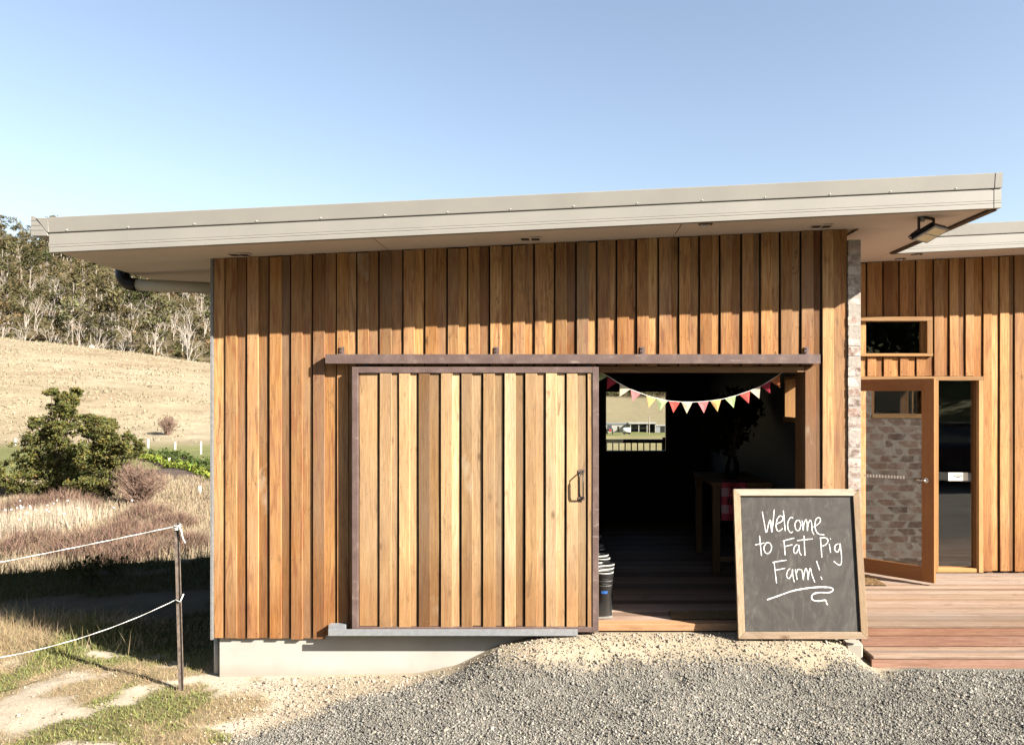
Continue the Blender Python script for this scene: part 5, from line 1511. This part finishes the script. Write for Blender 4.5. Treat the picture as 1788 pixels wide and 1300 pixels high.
tag(fast_mesh('vegetables', V, Q, M['scrub'], colors=C), 'rows of leafy green vegetables in the valley garden', 'vegetables', kind='stuff')
for k, (px, py, h) in enumerate(((351, 792, 1.1), (259, 782, 1.0), (306, 786, 0.8), (349, 864, 0.5), (296, 812, 0.6), (27, 780, 0.9))):
    x, y = ground_at(px, py, 20); z = gz1(x, y)
    tag(box('garden_stake', M['white'], None, x - 0.05, x + 0.05, y - 0.04, y + 0.04, z - 0.1, z + h), 'small white stake standing in the valley garden', 'stake', 'white garden stakes')
x, y = ground_at(160, 606, 60)
mb = MB().loft([[(x + a*r, y + b*r*0.7, gz1(x, y) + h) for a, b in ((1,0),(0.6,0.9),(-0.4,1),(-1,0.1),(-0.6,-0.9),(0.5,-1))] for r, h in ((0.9, -0.3), (0.8, 0.35), (0.4, 0.6))])
tag(build(mb, 'boulder', M['concrete']), 'small pale boulder near the top of the dry field', 'rock')

# ------------------------------------------------------------------ forest on the far hill
def gum_proto(seed, H=15.0):
    rng = np.random.default_rng(seed)
    root = empty('gum_tree', (0, 0, 0))
    mb = MB(); lean = rng.normal(0, 0.05, 2) * H
    mb.tube([(0, 0, -1.5), (lean[0]*0.4, lean[1]*0.4, H*0.4), (lean[0], lean[1], H*0.85)], [0.25, 0.19, 0.08], 5, False)
    P = []; T = []
    ncl = rng.integers(9, 15)
    for k in range(ncl):
        h = H * rng.uniform(0.38, 1.0); w = H * 0.20 * (1.15 - abs(h/H - 0.65))
        q = rng.uniform(0, 2*math.pi); r = w * rng.uniform(0.2, 1.0)
        c = np.array([lean[0]*h/H + r*math.cos(q), lean[1]*h/H + r*math.sin(q), h])
        mb.tube([(lean[0]*0.5, lean[1]*0.5, h*0.72), tuple(c)], [0.10, 0.04], 3, False)
        R = H * rng.uniform(0.065, 0.12); m = 46
        P.append(c + rng.normal(0, 0.5, (m, 3)) * R * np.array([1.2, 1.2, 0.75])); T.append(np.full(m, rng.uniform(0.6, 1.3)))
    P = np.concatenate(P); T = np.concatenate(T); n = len(P)
    col = np.clip(T[:, None] * rng.uniform(0.7, 1.3, (n, 1)) * (1 + rng.normal(0, 0.06, (n, 3))), 0.15, 2)
    V, Q, C = leafquads(P, rng.uniform(0.3, 0.62, n) * H/15, rng, col, 0.5)
    build(mb, 'trunk', M['bark'], root, origin=(0,0,0)); fast_mesh('crown', V, Q, M['gum'], root, C)
    return root
def bare_proto(seed, H=13.0):
    rng = np.random.default_rng(seed); root = empty('bare_tree', (0, 0, 0)); mb = MB()
    def grow(p, d, L, r, lev):
        e = p + d * L; m = p + d * L * 0.5 + rng.normal(0, 0.04, 3) * L
        mb.tube([p, m, e], [r, r*0.8, r*0.6], 4 if lev < 2 else 3, False)
        if lev >= 4: return
        for k in range(rng.integers(2, 4)):
            nd = d + rng.normal(0, 0.33, 3); nd[2] = abs(nd[2]) * 0.9 + 0.15; nd /= np.linalg.norm(nd)
            grow(e if k < 2 else m, nd, L * rng.uniform(0.55, 0.78), r * 0.6, lev + 1)
    grow(np.array([0, 0, -1.0]), np.array([rng.normal(0, 0.06), rng.normal(0, 0.06), 1.0]), H*0.42, 0.26, 0)
    if rng.uniform() < 0.6: grow(np.array([0.2, 0, -1.0]), np.array([0.25, rng.normal(0, 0.1), 1.0])/1.03, H*0.36, 0.2, 1)
    build(mb, 'trunk', M['barkw'], root, origin=(0,0,0))
    return root
gums = [gum_proto(200 + k) for k in range(7)]; bares = [bare_proto(300 + k) for k in range(5)]
used = set()
def plant(protos, x, y, sc, rot, label, group, cat='tree'):
    k = random.randrange(len(protos))
    if k not in used_of(protos): o = protos[k]; used_of(protos).add(k)
    else: o = copy_tree(protos[k])
    o.location = (x, y, gz1(x, y)); o.rotation_euler = (0, 0, rot); o.scale = (sc, sc, sc * random.uniform(0.85, 1.15))
    tag(o, label, cat, group)
_u = {}
def used_of(p): return _u.setdefault(id(p), set())
rng = np.random.default_rng(91)
def scatter(n, u0, u1, d0, d1, mind, power=1.0):
    out = []; tries = 0
    while len(out) < n and tries < n * 40:
        tries += 1
        d = d0 + (d1 - d0) * rng.uniform() ** power; u = rng.uniform(u0, u1); p = np.array([u * d, CY + d])
        if all((p[0]-q[0])**2 + (p[1]-q[1])**2 > mind**2 for q in out): out.append(p)
    return out
for p in scatter(205, -0.735, -0.43, 266, 615, 5.0, 0.85):
    plant(gums, p[0], p[1], rng.choice([0.45, 0.7, 0.9, 1.1, 1.3]) * rng.uniform(0.85, 1.15), rng.uniform(0, 6.28), 'grey-green gum tree in the forest on the far hill', 'gum trees on the far hill')
for p in scatter(85, -0.735, -0.43, 264, 420, 4.0, 1.3):
    plant(bares, p[0], p[1], rng.uniform(0.5, 0.95), rng.uniform(0, 6.28), 'bleached leafless tree with white branches at the forest edge', 'bleached bare trees on the far hill')
for p in scatter(34, 0.035, 0.155, 706, 850, 6.0, 0.9):
    plant(gums, p[0], p[1], rng.uniform(0.9, 1.6), rng.uniform(0, 6.28), 'distant gum tree above the hillside seen through the back window', 'distant trees seen through the window')
# understorey that fills the forest floor
n = 2600
d = 262 + 360 * rng.uniform(0, 1, n) ** 0.9; u = rng.uniform(-0.74, -0.42, n)
X = u * d; Y = CY + d; Z = ground_z(X, Y); R = rng.uniform(1.0, 2.6, n); m = 20
tone = rng.uniform(0.6, 1.35, n); br_ = rng.uniform(0, 1, n) < 0.18
base = np.where(br_[:, None], np.array([[0.23,0.155,0.085]]), np.array([[0.125,0.115,0.052]])) * tone[:, None]
P = np.repeat(np.stack([X, Y, Z + R * 0.5], 1), m, axis=0) + rng.normal(0, 0.5, (n*m, 3)) * np.repeat(R, m)[:, None] * np.array([1, 1, 0.7])
V, Q, C = leafquads(P, rng.uniform(0.35, 0.75, n*m), rng, np.repeat(base, m, axis=0) * rng.uniform(0.75, 1.25, (n*m, 1)), 0.55)
tag(fast_mesh('understorey', V, Q, M['scrub'], colors=C), 'dense low scrub between the trees on the far hill', 'scrub', kind='stuff')
n = 500
d = 702 + 160 * rng.uniform(0, 1, n); u = rng.uniform(0.03, 0.16, n); X = u * d; Y = CY + d; R = rng.uniform(2, 5, n); m = 16
P = np.repeat(np.stack([X, Y, ground_z(X, Y) + R * 0.4], 1), m, axis=0) + rng.normal(0, 0.5, (n*m, 3)) * np.repeat(R, m)[:, None]
V, Q, C = leafquads(P, rng.uniform(0.7, 1.5, n*m), rng, tintvar(n*m, rng, (0.13,0.115,0.05), 0.4), 0.55)
tag(fast_mesh('understorey', V, Q, M['scrub'], colors=C), 'scrub below the distant trees seen through the back window', 'scrub', kind='stuff')

# ------------------------------------------------------------------ farmyard in the valley, seen through the back window
def farm_shed():
    d = 280.0; s = d / F; Y = CY + d
    X0, X1 = wx(1099, Y), wx(1145.5, Y); zb = min(gz1(X0, Y), gz1(X1, Y)); zt = zb + 3.2
    root = tag(empty('machinery_shed', ((X0+X1)/2, Y, zb)), 'long open-fronted white machinery shed in the valley below', 'shed')
    box('roof', M['shedpaint'], root, X0 - 0.3, X1 + 0.3, Y - 0.4, Y + 7, zt, zt + 0.35)
    box('back_wall', M['greywall'], root, X0, X1, Y + 6.6, Y + 6.8, zb - 1, zt)
    box('side_wall', M['shedpaint'], root, X0 - 0.02, X0 + 0.1, Y + 0.3, Y + 6.6, zb - 1, zt); box('side_wall', M['shedpaint'], root, X1 - 0.1, X1 + 0.02, Y + 0.3, Y + 6.6, zb - 1, zt)
    for px in (1101, 1115.5, 1130, 1144.5):
        x = wx(px, Y); box('post', M['shedpaint'], root, x - 0.14, x + 0.14, Y, Y + 0.28, zb - 1, zt)
    X2, X3 = wx(1052, Y), wx(1098, Y)
    r2_ = tag(empty('packing_shed', ((X2+X3)/2, Y + 3, zb)), 'low pale shed with small dark openings beside the machinery shed', 'shed')
    box('wall', M['shedpaint'], r2_, X2, X3, Y + 3, Y + 9, zb - 1, zb + 3.0); box('roof', M['galv'], r2_, X2 - 0.3, X3 + 0.3, Y + 2.7, Y + 9.3, zb + 3.0, zb + 3.25)
    for a, b in ((1056, 1059), (1078, 1081.5), (1088, 1090)): box('opening', M['sheath'], r2_, wx(a, Y + 3), wx(b, Y + 3), Y + 2.96, Y + 2.999, zb + 0.1, zb + 2.2)
    X4, X5 = wx(1147, Y), wx(1172, Y)
    r3 = tag(empty('store_shed', ((X4+X5)/2, Y + 2, zb)), 'lower grey store with a dark doorway right of the machinery shed', 'shed')
    box('wall', M['galv'], r3, X4, X5, Y + 2, Y + 8, zb - 1, zb + 2.4); box('roof', M['shedpaint'], r3, X4, X5 + 0.3, Y + 1.7, Y + 8.2, zb + 2.4, zb + 2.6)
    box('opening', M['sheath'], r3, wx(1153, Y + 2), wx(1161, Y + 2), Y + 1.96, Y + 1.999, zb, zb + 2.2)
    # power pole
    xp = wx(1133.5, Y - 30); zp = gz1(xp, Y - 30)
    pr = tag(empty('power_pole', (xp, Y - 30, zp)), 'pale timber power pole standing in front of the machinery shed', 'pole')
    build(MB().tube([(xp, Y - 30, zp - 1), (xp, Y - 30, wz(727, Y - 30))], 0.16, 8), 'pole', M['pole'], pr)
    box('crossarm', M['pole'], pr, xp - 0.9, xp + 0.9, Y - 30.1, Y - 29.84, wz(727, Y - 30) - 0.6, wz(727, Y - 30) - 0.4)
    # white tank trailer
    yt = Y - 45; xt = wx(1094, yt); zt_ = gz1(xt, yt)
    tk = tag(empty('water_tank', (xt, yt, zt_)), 'white plastic tank on a small trailer on the valley grass', 'tank')
    build(MB().tube([(xt - 1.1, yt, zt_ + 1.2), (xt - 0.9, yt, zt_ + 1.2), (xt + 0.9, yt, zt_ + 1.2), (xt + 1.1, yt, zt_ + 1.2)], [0.5, 0.8, 0.8, 0.5], 12), 'tank', M['white'], tk, True)
    box('chassis', M['black'], tk, xt - 1.2, xt + 1.2, yt - 0.6, yt + 0.6, zt_ + 0.3, zt_ + 0.45)
    for sx in (-0.7, 0.7): build(MB().tube([(xt + sx, yt - 0.8, zt_ + 0.32), (xt + sx, yt - 0.6, zt_ + 0.32)], 0.32, 10), 'wheel', M['asphalt_tyre'], tk)
    # tractor
    yt = Y - 40; xt = wx(1064.5, yt); zt_ = gz1(xt, yt)
    tr = tag(empty('tractor', (xt, yt, zt_)), 'small red tractor parked left of the white tank', 'tractor')
    M['tred'] = plain('tractor red', (0.50,0.06,0.05), 0.4)
    build(MB().box(xt - 0.4, xt + 0.4, yt - 2.2, yt + 0.2, zt_ + 0.8, zt_ + 1.5), 'hood', M['tred'], tr, bevel=0.08)
    build(MB().loft([[(xt + a*w, yt + b, zt_ + z) for a, b in ((-1, 0.2), (1, 0.2), (1, 1.7), (-1, 1.7))] for w, z in ((0.7, 0.9), (0.75, 1.6), (0.6, 2.6))]), 'cab', M['greywall'], tr)
    for sx in (-1, 1):
        build(MB().tube([(xt + sx*0.7, yt + 1.0, zt_ + 0.75), (xt + sx*1.1, yt + 1.0, zt_ + 0.75)], 0.75, 14), 'rear_wheel', M['asphalt_tyre'], tr)
        build(MB().tube([(xt + sx*0.6, yt - 1.7, zt_ + 0.45), (xt + sx*0.85, yt - 1.7, zt_ + 0.45)], 0.45, 12), 'front_wheel', M['asphalt_tyre'], tr)
farm_shed()

# ------------------------------------------------------------------ behind the camera: what the glass reflects
def yard_tree(x, y, h, seed):
    rng = np.random.default_rng(seed); z = gz1(x, y)
    root = tag(empty('yard_tree', (x, y, z)), 'dark leafy tree beyond the yard, mirrored in the window glass', 'tree', 'trees beyond the yard')
    mb = MB().tube([(x, y, z - 0.3), (x + 0.2, y, z + h*0.4), (x, y, z + h*0.8)], [0.3, 0.22, 0.08], 7)
    P = []
    for k in range(34):
        t = rng.uniform(0.10, 1.0); R = h * 0.26 * (1.15 - t); q = rng.uniform(0, 6.28)
        c = np.array([x + R*math.cos(q), y + R*math.sin(q), z + h*t]); P.append(c + rng.normal(0, 0.55, (90, 3)) * h * 0.085)
    build(mb, 'trunk', M['barkd'], root); P = np.concatenate(P)
    V, Q, C = leafquads(P, rng.uniform(0.2, 0.42, len(P)), rng, tintvar(len(P), rng, (0.07,0.085,0.03), 0.4, 0.08), 0.5)
    fast_mesh('crown', V, Q, M['scrub'], root, C, origin=(x, y, z))
for k in range(11):
    yard_tree(8 + k * 3.6 + RNG.uniform(-1, 1), -40 - RNG.uniform(0, 7), RNG.uniform(13, 18), 400 + k)
def make_car(x, y, rot):
    M['carpaint'] = plain('dark blue car paint', (0.012,0.02,0.045), 0.2, 0.3, 0.02, 2, 0, 0.6)
    root = tag(empty('parked_car', (x, y, gz1(x, y))), 'dark blue parked car mirrored in the sidelight glass', 'car')
    def part(mb, name, mat, parent=root, sm=False):
        o = mesh_obj(name, mb.v, mb.f, mat, None, (0, 0, 0), sm); o.parent = parent; o.location = (0, 0, 0); return o
    prof = [(-2.15,0.35),(-2.2,0.62),(-2.05,0.86),(-1.0,0.98),(0.9,1.0),(1.95,0.98),(2.15,0.75),(2.12,0.35)]
    mb = MB().loft([[(a * (1 if abs(w) < 0.8 else 0.96), w, b if abs(w) < 0.8 else b*0.97 + 0.01) for a, b in prof] for w in (-0.90, -0.78, 0.78, 0.90)])
    bd = part(mb, 'body', M['carpaint']); bv = bd.modifiers.new('bevel', 'BEVEL'); bv.width = 0.05; bv.segments = 2
    cab = [(-1.15,0.985),(-0.35,1.48),(0.95,1.50),(1.75,0.985)]
    part(MB().loft([[(a, w * (1 if b < 1.2 else 0.8), b) for a, b in cab] for w in (-0.76, 0.76)]), 'cabin_glass', M['glass_dark'])
    part(MB().loft([[(a, w, b) for a, b in ((-0.42,1.475),(-0.34,1.53),(0.94,1.55),(1.02,1.49))] for w in (-0.63, 0.63)]), 'roof', M['carpaint'])
    for sx in (-1.35, 1.3):
        for sy in (-1, 1):
            wh = part(MB().tube([(sx, sy*0.70, 0.33), (sx, sy*0.92, 0.33)], 0.33, 20), 'wheel', M['asphalt_tyre'])
            part(MB().tube([(sx, sy*0.90, 0.33), (sx, sy*0.93, 0.33)], 0.20, 14), 'rim', M['chrome'], wh)
    for sy in (-0.62, 0.62):
        part(MB().box(-2.19, -2.10, sy - 0.17, sy + 0.17, 0.66, 0.78), 'headlight', M['white'])
        part(MB().box(2.08, 2.17, sy - 0.15, sy + 0.15, 0.74, 0.88), 'tail_light', M['flag_red'])
    root.rotation_euler = (0, 0, rot)
make_car(9.9, -9.4, math.radians(20))
